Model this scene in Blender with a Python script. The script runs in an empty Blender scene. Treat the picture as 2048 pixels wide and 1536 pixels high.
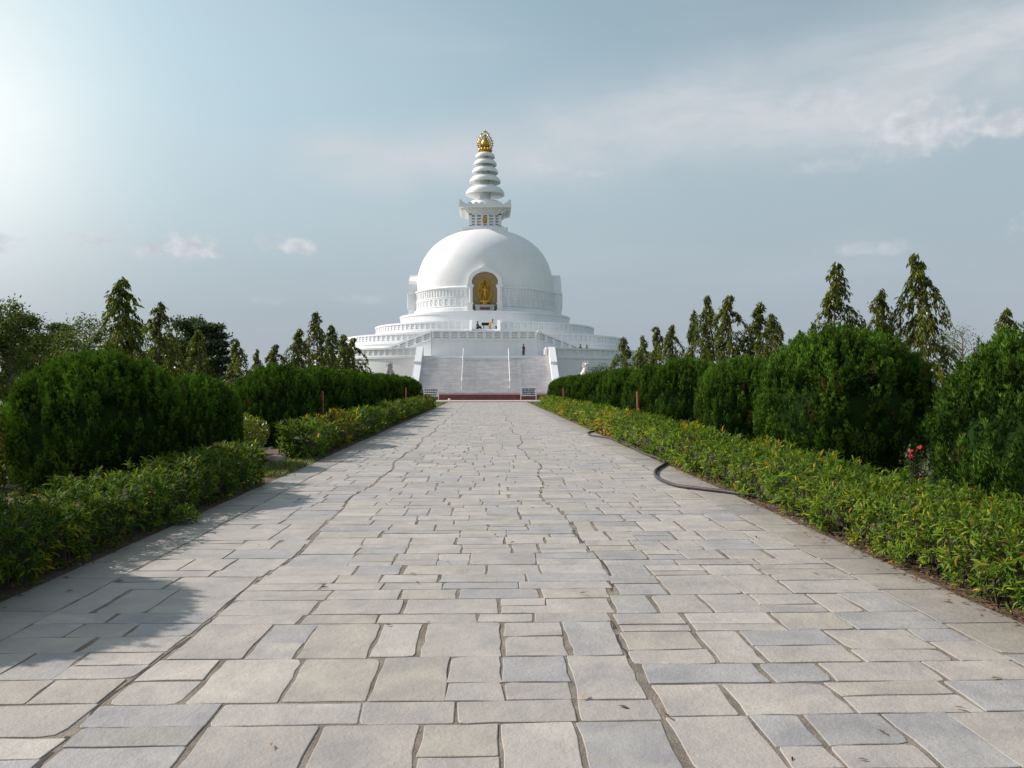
import bpy, math, random
import numpy as np
from mathutils import Vector, Matrix

R = math.radians
PI = math.pi
SC = bpy.context.scene
COL = SC.collection
random.seed(7)

# ------------------------------------------------------------------ camera
YAW = 1.718
EYE = 1.75
cam_d = bpy.data.cameras.new("camera")
cam = bpy.data.objects.new("camera", cam_d)
COL.objects.link(cam)
cam.location = (0, 0, EYE)
cam.rotation_euler = (R(90.0 + 0.036), 0, R(-YAW))
cam_d.sensor_width = 36
cam_d.lens = 36 * 1600 / 2048
cam_d.clip_start = 0.1
cam_d.clip_end = 6000
SC.camera = cam

# ------------------------------------------------------------------ light
SUN_EL, SUN_AZ = 35.0, -69.0            # azimuth measured from +Y, negative = left
SUN_STRENGTH = 3.9
SKY_STRENGTH = 0.10
EXPOSURE = 0.52
SC.view_settings.view_transform = 'Standard'
SC.view_settings.look = 'None'
SC.view_settings.exposure = EXPOSURE
SC.view_settings.gamma = 1.0
SC.view_settings.use_curve_mapping = False
SC.cycles.max_bounces = 8
SC.cycles.transparent_max_bounces = 8

sun_dir = Vector((math.sin(R(SUN_AZ)) * math.cos(R(SUN_EL)), math.cos(R(SUN_AZ)) * math.cos(R(SUN_EL)), math.sin(R(SUN_EL))))
sd = bpy.data.lights.new("sun", 'SUN')
sd.energy = SUN_STRENGTH
sd.angle = R(0.6)
sd.color = (1.0, 0.895, 0.805)
sun = bpy.data.objects.new("sun", sd)
COL.objects.link(sun)
sun.rotation_euler = sun_dir.to_track_quat('Z', 'Y').to_euler()
sun.location = (-40, 40, 60)


def pix_dir(px, py):
    """direction in the world of a pixel of the 2048 x 1536 photograph"""
    a = math.atan((px - 1024) / 1600) + R(YAW)
    c = math.hypot(px - 1024, 1600)
    el = math.atan((769 - py) / c)
    return a, el


def gp(px, py, z=0.0):
    """point on the horizontal plane z below a pixel"""
    a, el = pix_dir(px, py)
    d = (EYE - z) / math.tan(-el)
    return Vector((math.sin(a) * d, math.cos(a) * d, z))


def build_world():
    w = bpy.data.worlds.new("World")
    SC.world = w
    w.use_nodes = True
    nt = w.node_tree
    N, L = nt.nodes, nt.links
    N.clear()
    out = N.new('ShaderNodeOutputWorld')
    bg = N.new('ShaderNodeBackground')
    bg.inputs['Strength'].default_value = SKY_STRENGTH
    L.new(bg.outputs[0], out.inputs['Surface'])
    sky = N.new('ShaderNodeTexSky')
    sky.sky_type = 'NISHITA'
    sky.sun_disc = False
    sky.sun_elevation = R(SUN_EL)
    sky.sun_rotation = R(SUN_AZ)
    sky.altitude = 100
    sky.air_density = 1.0
    sky.dust_density = 1.0
    sky.ozone_density = 1.6
    tc = N.new('ShaderNodeTexCoord')
    sep = N.new('ShaderNodeSeparateXYZ')
    L.new(tc.outputs['Generated'], sep.inputs[0])

    def m(op, a, b=None, c=None, clamp=False):
        n = N.new('ShaderNodeMath')
        n.operation = op
        n.use_clamp = clamp
        for i, v in enumerate((a, b, c)):
            if v is None:
                continue
            if isinstance(v, (int, float)):
                n.inputs[i].default_value = v
            else:
                L.new(v, n.inputs[i])
        return n.outputs[0]

    az = m('ARCTAN2', sep.outputs[0], sep.outputs[1])
    el = m('ARCSINE', sep.outputs[2])
    comb = N.new('ShaderNodeCombineXYZ')
    L.new(az, comb.inputs[0])
    L.new(el, comb.inputs[1])

    def noise(scale, detail, rough, sx=1, sy=1, rot=0.0, dist=0.0):
        mp = N.new('ShaderNodeMapping')
        mp.inputs['Scale'].default_value = (sx, sy, 1)
        mp.inputs['Rotation'].default_value = (0, 0, rot)
        L.new(comb.outputs[0], mp.inputs[0])
        n = N.new('ShaderNodeTexNoise')
        n.inputs['Scale'].default_value = scale
        n.inputs['Detail'].default_value = detail
        n.inputs['Roughness'].default_value = rough
        n.inputs['Distortion'].default_value = dist
        L.new(mp.outputs[0], n.inputs['Vector'])
        return n.outputs['Fac']

    def smooth(v, a, b):
        n = N.new('ShaderNodeMapRange')
        n.interpolation_type = 'SMOOTHSTEP'
        n.inputs['From Min'].default_value = a
        n.inputs['From Max'].default_value = b
        L.new(v, n.inputs['Value'])
        return n.outputs[0]

    # hazy desaturation of the clear sky
    hsv = N.new('ShaderNodeHueSaturation')
    hsv.inputs['Saturation'].default_value = 0.62
    L.new(sky.outputs[0], hsv.inputs['Color'])

    def mix(fac, a, b):
        n = N.new('ShaderNodeMix')
        n.data_type = 'RGBA'
        if isinstance(fac, (int, float)):
            n.inputs[0].default_value = fac
        else:
            L.new(fac, n.inputs[0])
        for i, v in ((6, a), (7, b)):
            if isinstance(v, tuple):
                n.inputs[i].default_value = (*v, 1)
            else:
                L.new(v, n.inputs[i])
        return n.outputs[2]

    # grey haze lying low in the air
    tint = N.new('ShaderNodeMix')
    tint.data_type = 'RGBA'
    tint.blend_type = 'MULTIPLY'
    tint.inputs[0].default_value = 1.0
    L.new(hsv.outputs[0], tint.inputs[6])
    tint.inputs[7].default_value = (0.98, 1.11, 0.98, 1)
    low = m('MULTIPLY', smooth(m('MULTIPLY', el, -1.0), -0.46, -0.02), 0.95)
    base = mix(low, tint.outputs[2], (2.62, 2.96, 3.46))
    # bright cloud added behind the camera, unseen, to fill the shaded front faces
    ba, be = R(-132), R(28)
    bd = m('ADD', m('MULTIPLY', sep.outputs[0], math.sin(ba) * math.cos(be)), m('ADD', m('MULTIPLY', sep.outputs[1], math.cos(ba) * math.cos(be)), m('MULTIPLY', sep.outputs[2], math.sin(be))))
    fill_cloud = m('MULTIPLY', smooth(bd, 0.30, 0.95), m('ADD', 0.34, m('MULTIPLY', noise(3, 6, 0.6), 0.50)), None, True)
    base = mix(fill_cloud, base, (5.6, 5.75, 6.1))
    # glow toward the sun, painted into the sky as a thin bright cloud
    ga, ge = pix_dir(-170, 230)
    gx = m('MULTIPLY', m('SUBTRACT', az, ga), 1 / 0.15)
    gy = m('MULTIPLY', m('SUBTRACT', el, ge), 1 / 0.15)
    gg = m('POWER', 2.718, m('MULTIPLY', m('ADD', m('MULTIPLY', gx, gx), m('MULTIPLY', gy, gy)), -1.0))
    gg = m('MULTIPLY', gg, m('ADD', 0.65, m('MULTIPLY', noise(4, 6, 0.6), 0.5)))
    base = mix(m('MINIMUM', gg, 1.0), base, (7.4, 7.6, 7.5))
    # thin high veil, streaks rising to the right
    veil = noise(2.2, 6, 0.55, 1.0, 3.2, R(-12), 0.3)
    veil = m('MULTIPLY', smooth(veil, 0.40, 0.75), 0.22)
    a0, e0 = pix_dir(540, 335)
    a1, e1 = pix_dir(2048, 88)
    ang = math.atan2(e1 - e0, a1 - a0)
    ln = math.hypot(a1 - a0, e1 - e0)
    da = m('SUBTRACT', az, a0)
    de = m('SUBTRACT', el, e0)
    t = m('ADD', m('MULTIPLY', da, math.cos(ang) / ln), m('MULTIPLY', de, math.sin(ang) / ln))
    s = m('ADD', m('MULTIPLY', da, -math.sin(ang)), m('MULTIPLY', de, math.cos(ang)))
    wd = m('ADD', 0.026, m('MULTIPLY', m('MAXIMUM', t, 0.0), 0.050))
    wob = m('MULTIPLY', m('SUBTRACT', noise(5, 4, 0.5), 0.5), 0.08)
    q = m('DIVIDE', m('ADD', s, wob), wd)
    band = m('POWER', 2.718, m('MULTIPLY', m('MULTIPLY', q, q), -1.0))
    band = m('MULTIPLY', band, m('MULTIPLY', smooth(t, -0.06, 0.12), smooth(m('MULTIPLY', t, -1.0), -1.9, -1.1)))
    tex = smooth(noise(6.5, 7, 0.6, 1.0, 2.6, -ang, 0.4), 0.28, 0.72)
    band = m('MULTIPLY', band, m('ADD', 0.52, m('MULTIPLY', tex, 0.55)))
    hi = m('MAXIMUM', veil, band)
    # low cumulus puffs
    puffs = [(372, 502, 62, 25), (585, 494, 42, 22), (185, 483, 48, 14), (1640, 340, 55, 16), (1835, 268, 88, 46),
             (2012, 252, 60, 22), (1188, 348, 26, 9), (1100, 338, 40, 9), (1735, 500, 55, 14), (1640, 215, 80, 26),
             (530, 600, 40, 12), (700, 600, 50, 10), (2300, 420, 120, 34), (-220, 470, 110, 30), (-520, 300, 130, 40)]
    nz = noise(30, 8, 0.60, 1.0, 1.05, 0, 0.1)
    soft = {1188, 1100, 1735, 1640, 530, 700, 185}
    tot = None
    lowest = None
    for (px, py, sx, sy) in puffs:
        a, e = pix_dir(px, py)
        qx = m('MULTIPLY', m('SUBTRACT', az, a), 1600 / sx * 0.68)
        dy = m('SUBTRACT', el, e)
        qy = m('MULTIPLY', dy, 1600 / sy * 0.70)
        qy = m('MAXIMUM', qy, m('MULTIPLY', qy, -1.7))
        d = m('SQRT', m('ADD', m('MULTIPLY', qx, qx), m('MULTIPLY', qy, qy)))
        v = m('ADD', m('SUBTRACT', 1.0, d), m('MULTIPLY', m('SUBTRACT', nz, 0.5), 2.6))
        k = (0.18 if px in (530, 700) else 0.40) if px in soft else 0.95
        v = m('MULTIPLY', smooth(v, -0.08, 0.75), k)
        tot = v if tot is None else m('MAXIMUM', tot, v)
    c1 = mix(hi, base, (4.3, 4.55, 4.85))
    shade = smooth(noise(40, 4, 0.55, 1, 1.5), 0.3, 0.7)
    pc = mix(shade, (3.7, 3.95, 4.3), (4.9, 5.1, 5.3))
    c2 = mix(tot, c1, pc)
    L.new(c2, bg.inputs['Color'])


build_world()

# ------------------------------------------------------------------ helpers


def tag(o, label=None, cat=None, group=None, kind=None):
    if label:
        o["label"] = label
    if cat:
        o["category"] = cat
    if group:
        o["group"] = group
    if kind:
        o["kind"] = kind
    return o


def empty(name, loc=(0, 0, 0), rz=0.0, label=None, cat=None, group=None):
    o = bpy.data.objects.new(name, None)
    COL.objects.link(o)
    o.location = loc
    o.rotation_euler = (0, 0, rz)
    o.empty_display_size = 0.2
    return tag(o, label, cat, group)


def children(o):
    return [x for x in COL.objects if x.parent == o]


def copy_tree(o, parent=None):
    c = o.copy()
    COL.objects.link(c)
    if parent:
        c.parent = parent
    for ch in children(o):
        copy_tree(ch, c)
    return c


class MB:
    def __init__(self):
        self.v = []
        self.f = []

    def quad(self, pts):
        i = len(self.v)
        self.v += [tuple(p) for p in pts]
        self.f.append(tuple(range(i, i + len(pts))))

    def box(self, x0, x1, y0, y1, z0, z1, M=None):
        pts = [(x0, y0, z0), (x1, y0, z0), (x1, y1, z0), (x0, y1, z0), (x0, y0, z1), (x1, y0, z1), (x1, y1, z1), (x0, y1, z1)]
        if M is not None:
            pts = [tuple(M @ Vector(p)) for p in pts]
        i = len(self.v)
        self.v += pts
        for f in ((0, 3, 2, 1), (4, 5, 6, 7), (0, 1, 5, 4), (1, 2, 6, 5), (2, 3, 7, 6), (3, 0, 4, 7)):
            self.f.append(tuple(i + k for k in f))

    def hexa(self, p):
        """eight corners: bottom four counter-clockwise then top four"""
        i = len(self.v)
        self.v += [tuple(q) for q in p]
        for f in ((0, 3, 2, 1), (4, 5, 6, 7), (0, 1, 5, 4), (1, 2, 6, 5), (2, 3, 7, 6), (3, 0, 4, 7)):
            self.f.append(tuple(i + k for k in f))

    def lathe(self, prof, seg=64, c=(0, 0), a0=0.0, closed=False, cap=False):
        i = len(self.v)
        n = len(prof)
        for s in range(seg):
            a = a0 + 2 * PI * s / seg
            for r, z in prof:
                self.v.append((c[0] + r * math.cos(a), c[1] + r * math.sin(a), z))
        for s in range(seg):
            t = (s + 1) % seg
            for k in range(n if closed else n - 1):
                k2 = (k + 1) % n
                self.f.append((i + s * n + k, i + t * n + k, i + t * n + k2, i + s * n + k2))
        if cap:
            self.f.append(tuple(i + s * n + n - 1 for s in range(seg)))
            self.f.append(tuple(i + s * n for s in reversed(range(seg))))

    def tube(self, pts, rad, seg=8, cap=True):
        pts = [Vector(p) for p in pts]
        n = len(pts)
        if isinstance(rad, (int, float)):
            rad = [rad] * n
        i = len(self.v)
        up = Vector((0, 0, 1))
        prev = None
        for k in range(n):
            d = (pts[min(k + 1, n - 1)] - pts[max(k - 1, 0)]).normalized()
            if prev is None:
                ref = up if abs(d.z) < 0.9 else Vector((1, 0, 0))
                u = d.cross(ref).normalized()
            else:
                u = (prev - d * prev.dot(d)).normalized()
            prev = u
            w = d.cross(u)
            for s in range(seg):
                a = 2 * PI * s / seg
                self.v.append(tuple(pts[k] + (u * math.cos(a) + w * math.sin(a)) * rad[k]))
        for k in range(n - 1):
            for s in range(seg):
                t = (s + 1) % seg
                self.f.append((i + k * seg + s, i + k * seg + t, i + (k + 1) * seg + t, i + (k + 1) * seg + s))
        if cap:
            self.f.append(tuple(i + s for s in reversed(range(seg))))
            self.f.append(tuple(i + (n - 1) * seg + s for s in range(seg)))

    def extrude(self, poly, y0, y1):
        """polygon in x,z extruded along y"""
        i = len(self.v)
        n = len(poly)
        for y in (y0, y1):
            self.v += [(x, y, z) for x, z in poly]
        self.f.append(tuple(i + k for k in range(n)))
        self.f.append(tuple(i + n + k for k in reversed(range(n))))
        for k in range(n):
            k2 = (k + 1) % n
            self.f.append((i + k, i + n + k, i + n + k2, i + k2))

    def blob(self, c, r, seg=10, rings=6):
        prof = [(max(1e-4, math.cos(-PI / 2 + PI * k / rings)), math.sin(-PI / 2 + PI * k / rings)) for k in range(rings + 1)]
        i = len(self.v)
        tmp = MB()
        tmp.lathe(prof, seg)
        self.v += [(c[0] + x * r[0], c[1] + y * r[1], c[2] + z * r[2]) for x, y, z in tmp.v]
        self.f += [tuple(i + k for k in f) for f in tmp.f]

    def add(self, other, M):
        i = len(self.v)
        self.v += [tuple(M @ Vector(p)) for p in other.v]
        self.f += [tuple(i + k for k in f) for f in other.f]

    def build(self, name, mat, parent=None, smooth=None, loc=None):
        me = bpy.data.meshes.new(name)
        me.from_pydata(self.v, [], self.f)
        me.validate()
        import bmesh
        bm = bmesh.new()
        bm.from_mesh(me)
        bmesh.ops.recalc_face_normals(bm, faces=bm.faces)
        bm.to_mesh(me)
        bm.free()
        if smooth is not None:
            me.polygons.foreach_set("use_smooth", [True] * len(me.polygons))
            me.set_sharp_from_angle(angle=R(smooth))
        me.materials.append(mat)
        o = bpy.data.objects.new(name, me)
        COL.objects.link(o)
        if parent:
            o.parent = parent
        if loc:
            o.location = loc
        return o


# ------------------------------------------------------------------ materials


def new_mat(name):
    mt = bpy.data.materials.new(name)
    mt.use_nodes = True
    nt = mt.node_tree
    nt.nodes.clear()
    out = nt.nodes.new('ShaderNodeOutputMaterial')
    return mt, nt, nt.nodes, nt.links, out


def n_noise(N, L, vec, scale, detail=5, rough=0.55, dist=0.0):
    n = N.new('ShaderNodeTexNoise')
    n.inputs['Scale'].default_value = scale
    n.inputs['Detail'].default_value = detail
    n.inputs['Roughness'].default_value = rough
    n.inputs['Distortion'].default_value = dist
    if vec is not None:
        L.new(vec, n.inputs['Vector'])
    return n.outputs['Fac']


def n_ramp(N, L, fac, stops):
    r = N.new('ShaderNodeValToRGB')
    while len(r.color_ramp.elements) < len(stops):
        r.color_ramp.elements.new(0.5)
    for e, (p, c) in zip(r.color_ramp.elements, stops):
        e.position = p
        e.color = (*c, 1) if len(c) == 3 else c
    L.new(fac, r.inputs[0])
    return r.outputs[0]


def n_mix(N, L, fac, a, b, mode='MIX'):
    n = N.new('ShaderNodeMix')
    n.data_type = 'RGBA'
    n.blend_type = mode
    for i, v in ((0, fac), (6, a), (7, b)):
        if isinstance(v, tuple):
            n.inputs[i].default_value = (*v, 1)
        elif isinstance(v, (int, float)):
            n.inputs[i].default_value = v
        else:
            L.new(v, n.inputs[i])
    return n.outputs[2]


def n_bump(N, L, h, strength, dist):
    b = N.new('ShaderNodeBump')
    b.inputs['Strength'].default_value = strength
    b.inputs['Distance'].default_value = dist
    L.new(h, b.inputs['Height'])
    return b.outputs[0]


def simple(name, col, rough=0.6, var=0.12, scale=3.0, metal=0.0, bump=0.0, bscale=30.0):
    mt, nt, N, L, out = new_mat(name)
    p = N.new('ShaderNodeBsdfPrincipled')
    tc = N.new('ShaderNodeTexCoord')
    f = n_noise(N, L, tc.outputs['Object'], scale)
    c = n_ramp(N, L, f, [(0.3, tuple(x * (1 - var) for x in col)), (0.7, tuple(min(1, x * (1 + var)) for x in col))])
    L.new(c, p.inputs['Base Color'])
    p.inputs['Roughness'].default_value = rough
    p.inputs['Metallic'].default_value = metal
    if bump:
        L.new(n_bump(N, L, n_noise(N, L, tc.outputs['Object'], bscale), bump, 0.02), p.inputs['Normal'])
    L.new(p.outputs[0], out.inputs[0])
    return mt


def white_paint():
    mt, nt, N, L, out = new_mat("white_paint")
    p = N.new('ShaderNodeBsdfPrincipled')
    tc = N.new('ShaderNodeTexCoord')
    f = n_noise(N, L, tc.outputs['Object'], 0.35, 6, 0.6)
    c = n_ramp(N, L, f, [(0.25, (0.73, 0.745, 0.765)), (0.55, (0.785, 0.80, 0.82)), (0.8, (0.81, 0.815, 0.82))])  # slight blue mixed into the paint to stand for bluish shade
    mp = N.new('ShaderNodeMapping')
    mp.inputs['Scale'].default_value = (2.2, 2.2, 0.16)
    L.new(tc.outputs['Object'], mp.inputs[0])
    st = n_noise(N, L, mp.outputs[0], 1.6, 6, 0.65)
    sf = n_ramp(N, L, st, [(0.54, (0, 0, 0)), (0.80, (0.42, 0.42, 0.42))])
    c = n_mix(N, L, sf, c, (0.50, 0.50, 0.47))
    L.new(c, p.inputs['Base Color'])
    p.inputs['Roughness'].default_value = 0.55
    L.new(n_bump(N, L, n_noise(N, L, tc.outputs['Object'], 9), 0.12, 0.03), p.inputs['Normal'])
    L.new(p.outputs[0], out.inputs[0])
    return mt


def leaf_mat(name, rough=0.45, trans=0.35, gloss=0.10):
    mt, nt, N, L, out = new_mat(name)
    at = N.new('ShaderNodeAttribute')
    at.attribute_name = "leaf_colour"
    d = N.new('ShaderNodeBsdfDiffuse')
    L.new(at.outputs['Color'], d.inputs['Color'])
    t = N.new('ShaderNodeBsdfTranslucent')
    tcol = n_mix(N, L, 1.0, at.outputs['Color'], (1.25, 1.35, 0.5), 'MULTIPLY')
    L.new(tcol, t.inputs['Color'])
    m1 = N.new('ShaderNodeMixShader')
    m1.inputs[0].default_value = trans
    L.new(d.outputs[0], m1.inputs[1])
    L.new(t.outputs[0], m1.inputs[2])
    g = N.new('ShaderNodeBsdfGlossy')
    g.inputs['Roughness'].default_value = rough
    g.inputs['Color'].default_value = (0.9, 0.95, 0.9, 1)
    m2 = N.new('ShaderNodeMixShader')
    fr = N.new('ShaderNodeFresnel')
    fr.inputs['IOR'].default_value = 1.35
    k = N.new('ShaderNodeMath')
    k.operation = 'MULTIPLY'
    k.inputs[1].default_value = gloss * 10
    L.new(fr.outputs[0], k.inputs[0])
    k2 = N.new('ShaderNodeMath')
    k2.operation = 'MINIMUM'
    k2.inputs[1].default_value = 0.35
    L.new(k.outputs[0], k2.inputs[0])
    L.new(k2.outputs[0], m2.inputs[0])
    L.new(m1.outputs[0], m2.inputs[1])
    L.new(g.outputs[0], m2.inputs[2])
    L.new(m2.outputs[0], out.inputs[0])
    return mt


def stone_mat():
    mt, nt, N, L, out = new_mat("flagstone")
    p = N.new('ShaderNodeBsdfPrincipled')
    tc = N.new('ShaderNodeTexCoord')
    at = N.new('ShaderNodeAttribute')
    at.attribute_name = "stone_colour"
    ob = tc.outputs['Object']
    sv = N.new('ShaderNodeVectorMath')
    sv.operation = 'MULTIPLY_ADD'
    L.new(at.outputs['Color'], sv.inputs[0])
    sv.inputs[1].default_value = (37, 53, 71)
    L.new(ob, sv.inputs[2])
    vec = sv.outputs[0]                       # each slab gets its own grain
    cl = n_noise(N, L, vec, 2.3, 6, 0.62, 0.5)
    c = n_mix(N, L, n_ramp(N, L, cl, [(0.32, (0, 0, 0)), (0.72, (1, 1, 1))]), n_mix(N, L, 1.0, at.outputs['Color'], (0.76, 0.76, 0.79), 'MULTIPLY'), n_mix(N, L, 1.0, at.outputs['Color'], (1.13, 1.11, 1.07), 'MULTIPLY'))
    warm = n_noise(N, L, vec, 1.1, 4, 0.6, 0.8)
    c = n_mix(N, L, n_ramp(N, L, warm, [(0.55, (0, 0, 0)), (0.78, (0.60, 0.60, 0.60))]), c, (0.300, 0.272, 0.232))
    pits = n_noise(N, L, vec, 34, 4, 0.7)
    c = n_mix(N, L, n_ramp(N, L, pits, [(0.64, (0, 0, 0)), (0.74, (0.5, 0.5, 0.5))]), c, (0.15, 0.135, 0.12))
    # dusty mud stains creeping in from the hedge side of the path
    sp = N.new('ShaderNodeSeparateXYZ')
    L.new(ob, sp.inputs[0])
    ab = N.new('ShaderNodeMath')
    ab.operation = 'ABSOLUTE'
    L.new(sp.outputs[0], ab.inputs[0])
    nz = n_noise(N, L, ob, 1.7, 6, 0.65)
    ad = N.new('ShaderNodeMath')
    ad.operation = 'MULTIPLY_ADD'
    L.new(nz, ad.inputs[0])
    ad.inputs[1].default_value = 1.9
    L.new(ab.outputs[0], ad.inputs[2])
    mr = N.new('ShaderNodeMapRange')
    mr.inputs['From Min'].default_value = 4.15
    mr.inputs['From Max'].default_value = 5.1
    L.new(ad.outputs[0], mr.inputs['Value'])
    mk = N.new('ShaderNodeMath')
    mk.operation = 'MULTIPLY'
    mk.inputs[1].default_value = 0.62
    mk.use_clamp = True
    L.new(mr.outputs[0], mk.inputs[0])
    c = n_mix(N, L, mk.outputs[0], c, (0.185, 0.163, 0.135))
    L.new(c, p.inputs['Base Color'])
    p.inputs['Roughness'].default_value = 0.62
    h1 = n_noise(N, L, vec, 6.5, 8, 0.68, 0.0)
    h2 = n_noise(N, L, vec, 45, 5, 0.6)
    hs = N.new('ShaderNodeMath')
    hs.operation = 'MULTIPLY_ADD'
    L.new(h2, hs.inputs[0])
    hs.inputs[1].default_value = 0.22
    L.new(h1, hs.inputs[2])
    L.new(n_bump(N, L, hs.outputs[0], 0.42, 0.04), p.inputs['Normal'])
    L.new(p.outputs[0], out.inputs[0])
    return mt


def ground_mat():
    mt, nt, N, L, out = new_mat("lawn_soil")
    p = N.new('ShaderNodeBsdfPrincipled')
    tc = N.new('ShaderNodeTexCoord')
    ob = tc.outputs['Object']
    a = n_noise(N, L, ob, 0.5, 6, 0.6)
    g = n_ramp(N, L, n_noise(N, L, ob, 9, 6, 0.7), [(0.3, (0.045, 0.075, 0.018)), (0.7, (0.10, 0.13, 0.035))])
    s = n_ramp(N, L, n_noise(N, L, ob, 14, 6, 0.7), [(0.3, (0.085, 0.055, 0.036)), (0.7, (0.17, 0.12, 0.08))])
    sp = N.new('ShaderNodeSeparateXYZ')
    L.new(ob, sp.inputs[0])
    ab = N.new('ShaderNodeMath')
    ab.operation = 'ABSOLUTE'
    L.new(sp.outputs[0], ab.inputs[0])
    ad = N.new('ShaderNodeMath')
    ad.operation = 'MULTIPLY_ADD'
    L.new(a, ad.inputs[0])
    ad.inputs[1].default_value = 3.0
    L.new(ab.outputs[0], ad.inputs[2])
    mr = N.new('ShaderNodeMapRange')
    mr.inputs['From Min'].default_value = 9.0
    mr.inputs['From Max'].default_value = 10.0
    L.new(ad.outputs[0], mr.inputs['Value'])
    c = n_mix(N, L, mr.outputs[0], s, g)
    L.new(c, p.inputs['Base Color'])
    p.inputs['Roughness'].default_value = 0.95
    L.new(n_bump(N, L, n_noise(N, L, ob, 22, 6, 0.7), 0.8, 0.06), p.inputs['Normal'])
    L.new(p.outputs[0], out.inputs[0])
    return mt


def stair_mat():
    mt, nt, N, L, out = new_mat("marble_steps")
    p = N.new('ShaderNodeBsdfPrincipled')
    tc = N.new('ShaderNodeTexCoord')
    ob = tc.outputs['Object']
    mp = N.new('ShaderNodeMapping')
    mp.inputs['Rotation'].default_value = (R(90), 0, 0)
    L.new(ob, mp.inputs[0])
    b = N.new('ShaderNodeTexBrick')
    L.new(mp.outputs[0], b.inputs['Vector'])
    b.inputs['Scale'].default_value = 1.0
    b.inputs['Brick Width'].default_value = 1.15
    b.inputs['Row Height'].default_value = 0.159
    b.inputs['Mortar Size'].default_value = 0.006
    b.inputs['Color1'].default_value = (0.84, 0.82, 0.82, 1)
    b.inputs['Color2'].default_value = (0.70, 0.68, 0.685, 1)
    b.inputs['Mortar'].default_value = (0.30, 0.28, 0.28, 1)
    d = n_noise(N, L, ob, 1.3, 7, 0.7)
    c = n_mix(N, L, n_ramp(N, L, d, [(0.4, (0, 0, 0)), (0.75, (0.6, 0.6, 0.6))]), b.outputs['Color'], (0.52, 0.50, 0.50))
    L.new(c, p.inputs['Base Color'])
    p.inputs['Roughness'].default_value = 0.55
    L.new(p.outputs[0], out.inputs[0])
    return mt


def brick_mat():
    mt, nt, N, L, out = new_mat("red_brick")
    p = N.new('ShaderNodeBsdfPrincipled')
    tc = N.new('ShaderNodeTexCoord')
    ob = tc.outputs['Object']
    mp = N.new('ShaderNodeMapping')
    mp.inputs['Rotation'].default_value = (R(90), 0, 0)
    L.new(ob, mp.inputs[0])
    b = N.new('ShaderNodeTexBrick')
    L.new(mp.outputs[0], b.inputs['Vector'])
    b.inputs['Scale'].default_value = 1.0
    b.inputs['Brick Width'].default_value = 0.24
    b.inputs['Row Height'].default_value = 0.08
    b.inputs['Mortar Size'].default_value = 0.008
    b.inputs['Color1'].default_value = (0.20, 0.040, 0.034, 1)
    b.inputs['Color2'].default_value = (0.13, 0.026, 0.024, 1)
    b.inputs['Mortar'].default_value = (0.22, 0.13, 0.11, 1)
    d = n_noise(N, L, ob, 2.0, 6, 0.7)
    c = n_mix(N, L, n_ramp(N, L, d, [(0.5, (0, 0, 0)), (0.8, (0.5, 0.5, 0.5))]), b.outputs['Color'], (0.30, 0.19, 0.15))
    L.new(c, p.inputs['Base Color'])
    p.inputs['Roughness'].default_value = 0.8
    L.new(p.outputs[0], out.inputs[0])
    return mt


M_WHITE = white_paint()
M_STAIR = stair_mat()
M_BRICK = brick_mat()
M_STONE = stone_mat()
M_GROUND = ground_mat()
M_MORTAR = simple("sandy_mortar", (0.180, 0.156, 0.130), 0.95, 0.45, 4, bump=0.6, bscale=60)
M_GOLD = simple("gold_leaf", (0.52, 0.31, 0.05), 0.40, 0.25, 4, metal=0.85, bump=0.2, bscale=12)
M_OCHRE = simple("ochre_niche_paint", (0.33, 0.235, 0.115), 0.7, 0.15, 1.5)
M_GREYST = simple("grey_stone", (0.42, 0.42, 0.43), 0.75, 0.25, 6, bump=0.3, bscale=25)
M_WHITEST = simple("white_statue_stone", (0.72, 0.71, 0.69), 0.7, 0.2, 6, bump=0.3, bscale=25)
M_STEEL = simple("white_rail_paint", (0.74, 0.74, 0.75), 0.4, 0.1, 4)
M_REDPOST = simple("faded_red_paint", (0.27, 0.060, 0.040), 0.6, 0.35, 9)
M_HOSE = simple("black_rubber", (0.030, 0.029, 0.030), 0.55, 0.5, 14, bump=.4, bscale=60)
M_BARK = simple("tree_bark", (0.17, 0.13, 0.095), 0.9, 0.4, 9, bump=0.8, bscale=30)
M_TWIG = simple("hedge_twigs", (0.050, 0.042, 0.024), 0.9, 0.4, 12, bump=0.9, bscale=40)
M_SIGN = simple("sign_white", (0.72, 0.72, 0.75), 0.5, 0.1, 3)
M_NAVY = simple("sign_lettering_navy", (0.018, 0.030, 0.11), 0.5, 0.2, 5)
M_REDLET = simple("red_lettering", (0.55, 0.05, 0.05), 0.5, 0.1, 5)
M_DARKPAN = simple("dark_plaque", (0.035, 0.035, 0.045), 0.45, 0.2, 5)
M_SKIN = simple("skin", (0.26, 0.145, 0.085), 0.5, 0.1, 8)
M_HAIR = simple("black_hair", (0.012, 0.010, 0.010), 0.45, 0.3, 20)
M_PURPLE = simple("purple_cloth", (0.07, 0.022, 0.095), 0.8, 0.3, 10)
M_BLACKC = simple("black_cloth", (0.018, 0.018, 0.022), 0.85, 0.3, 10)
M_YELLOWC = simple("yellow_cloth", (0.62, 0.37, 0.06), 0.8, 0.25, 9)
M_BLUEC = simple("navy_cloth", (0.025, 0.035, 0.08), 0.85, 0.3, 10)
M_COURT = simple("dusty_court_paving", (0.40, 0.36, 0.33), 0.85, 0.2, 0.8, bump=0.4, bscale=8)
M_KERB = simple("red_kerb", (0.34, 0.17, 0.14), 0.85, 0.3, 3)
M_ROCK = simple("boulder", (0.22, 0.18, 0.15), 0.9, 0.35, 4, bump=0.8, bscale=9)
M_ROSE = simple("rose_petals", (0.42, 0.010, 0.012), 0.7, 0.35, 30)
M_LEAF = leaf_mat("glossy_leaves", 0.55, 0.32, 0.012)
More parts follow.
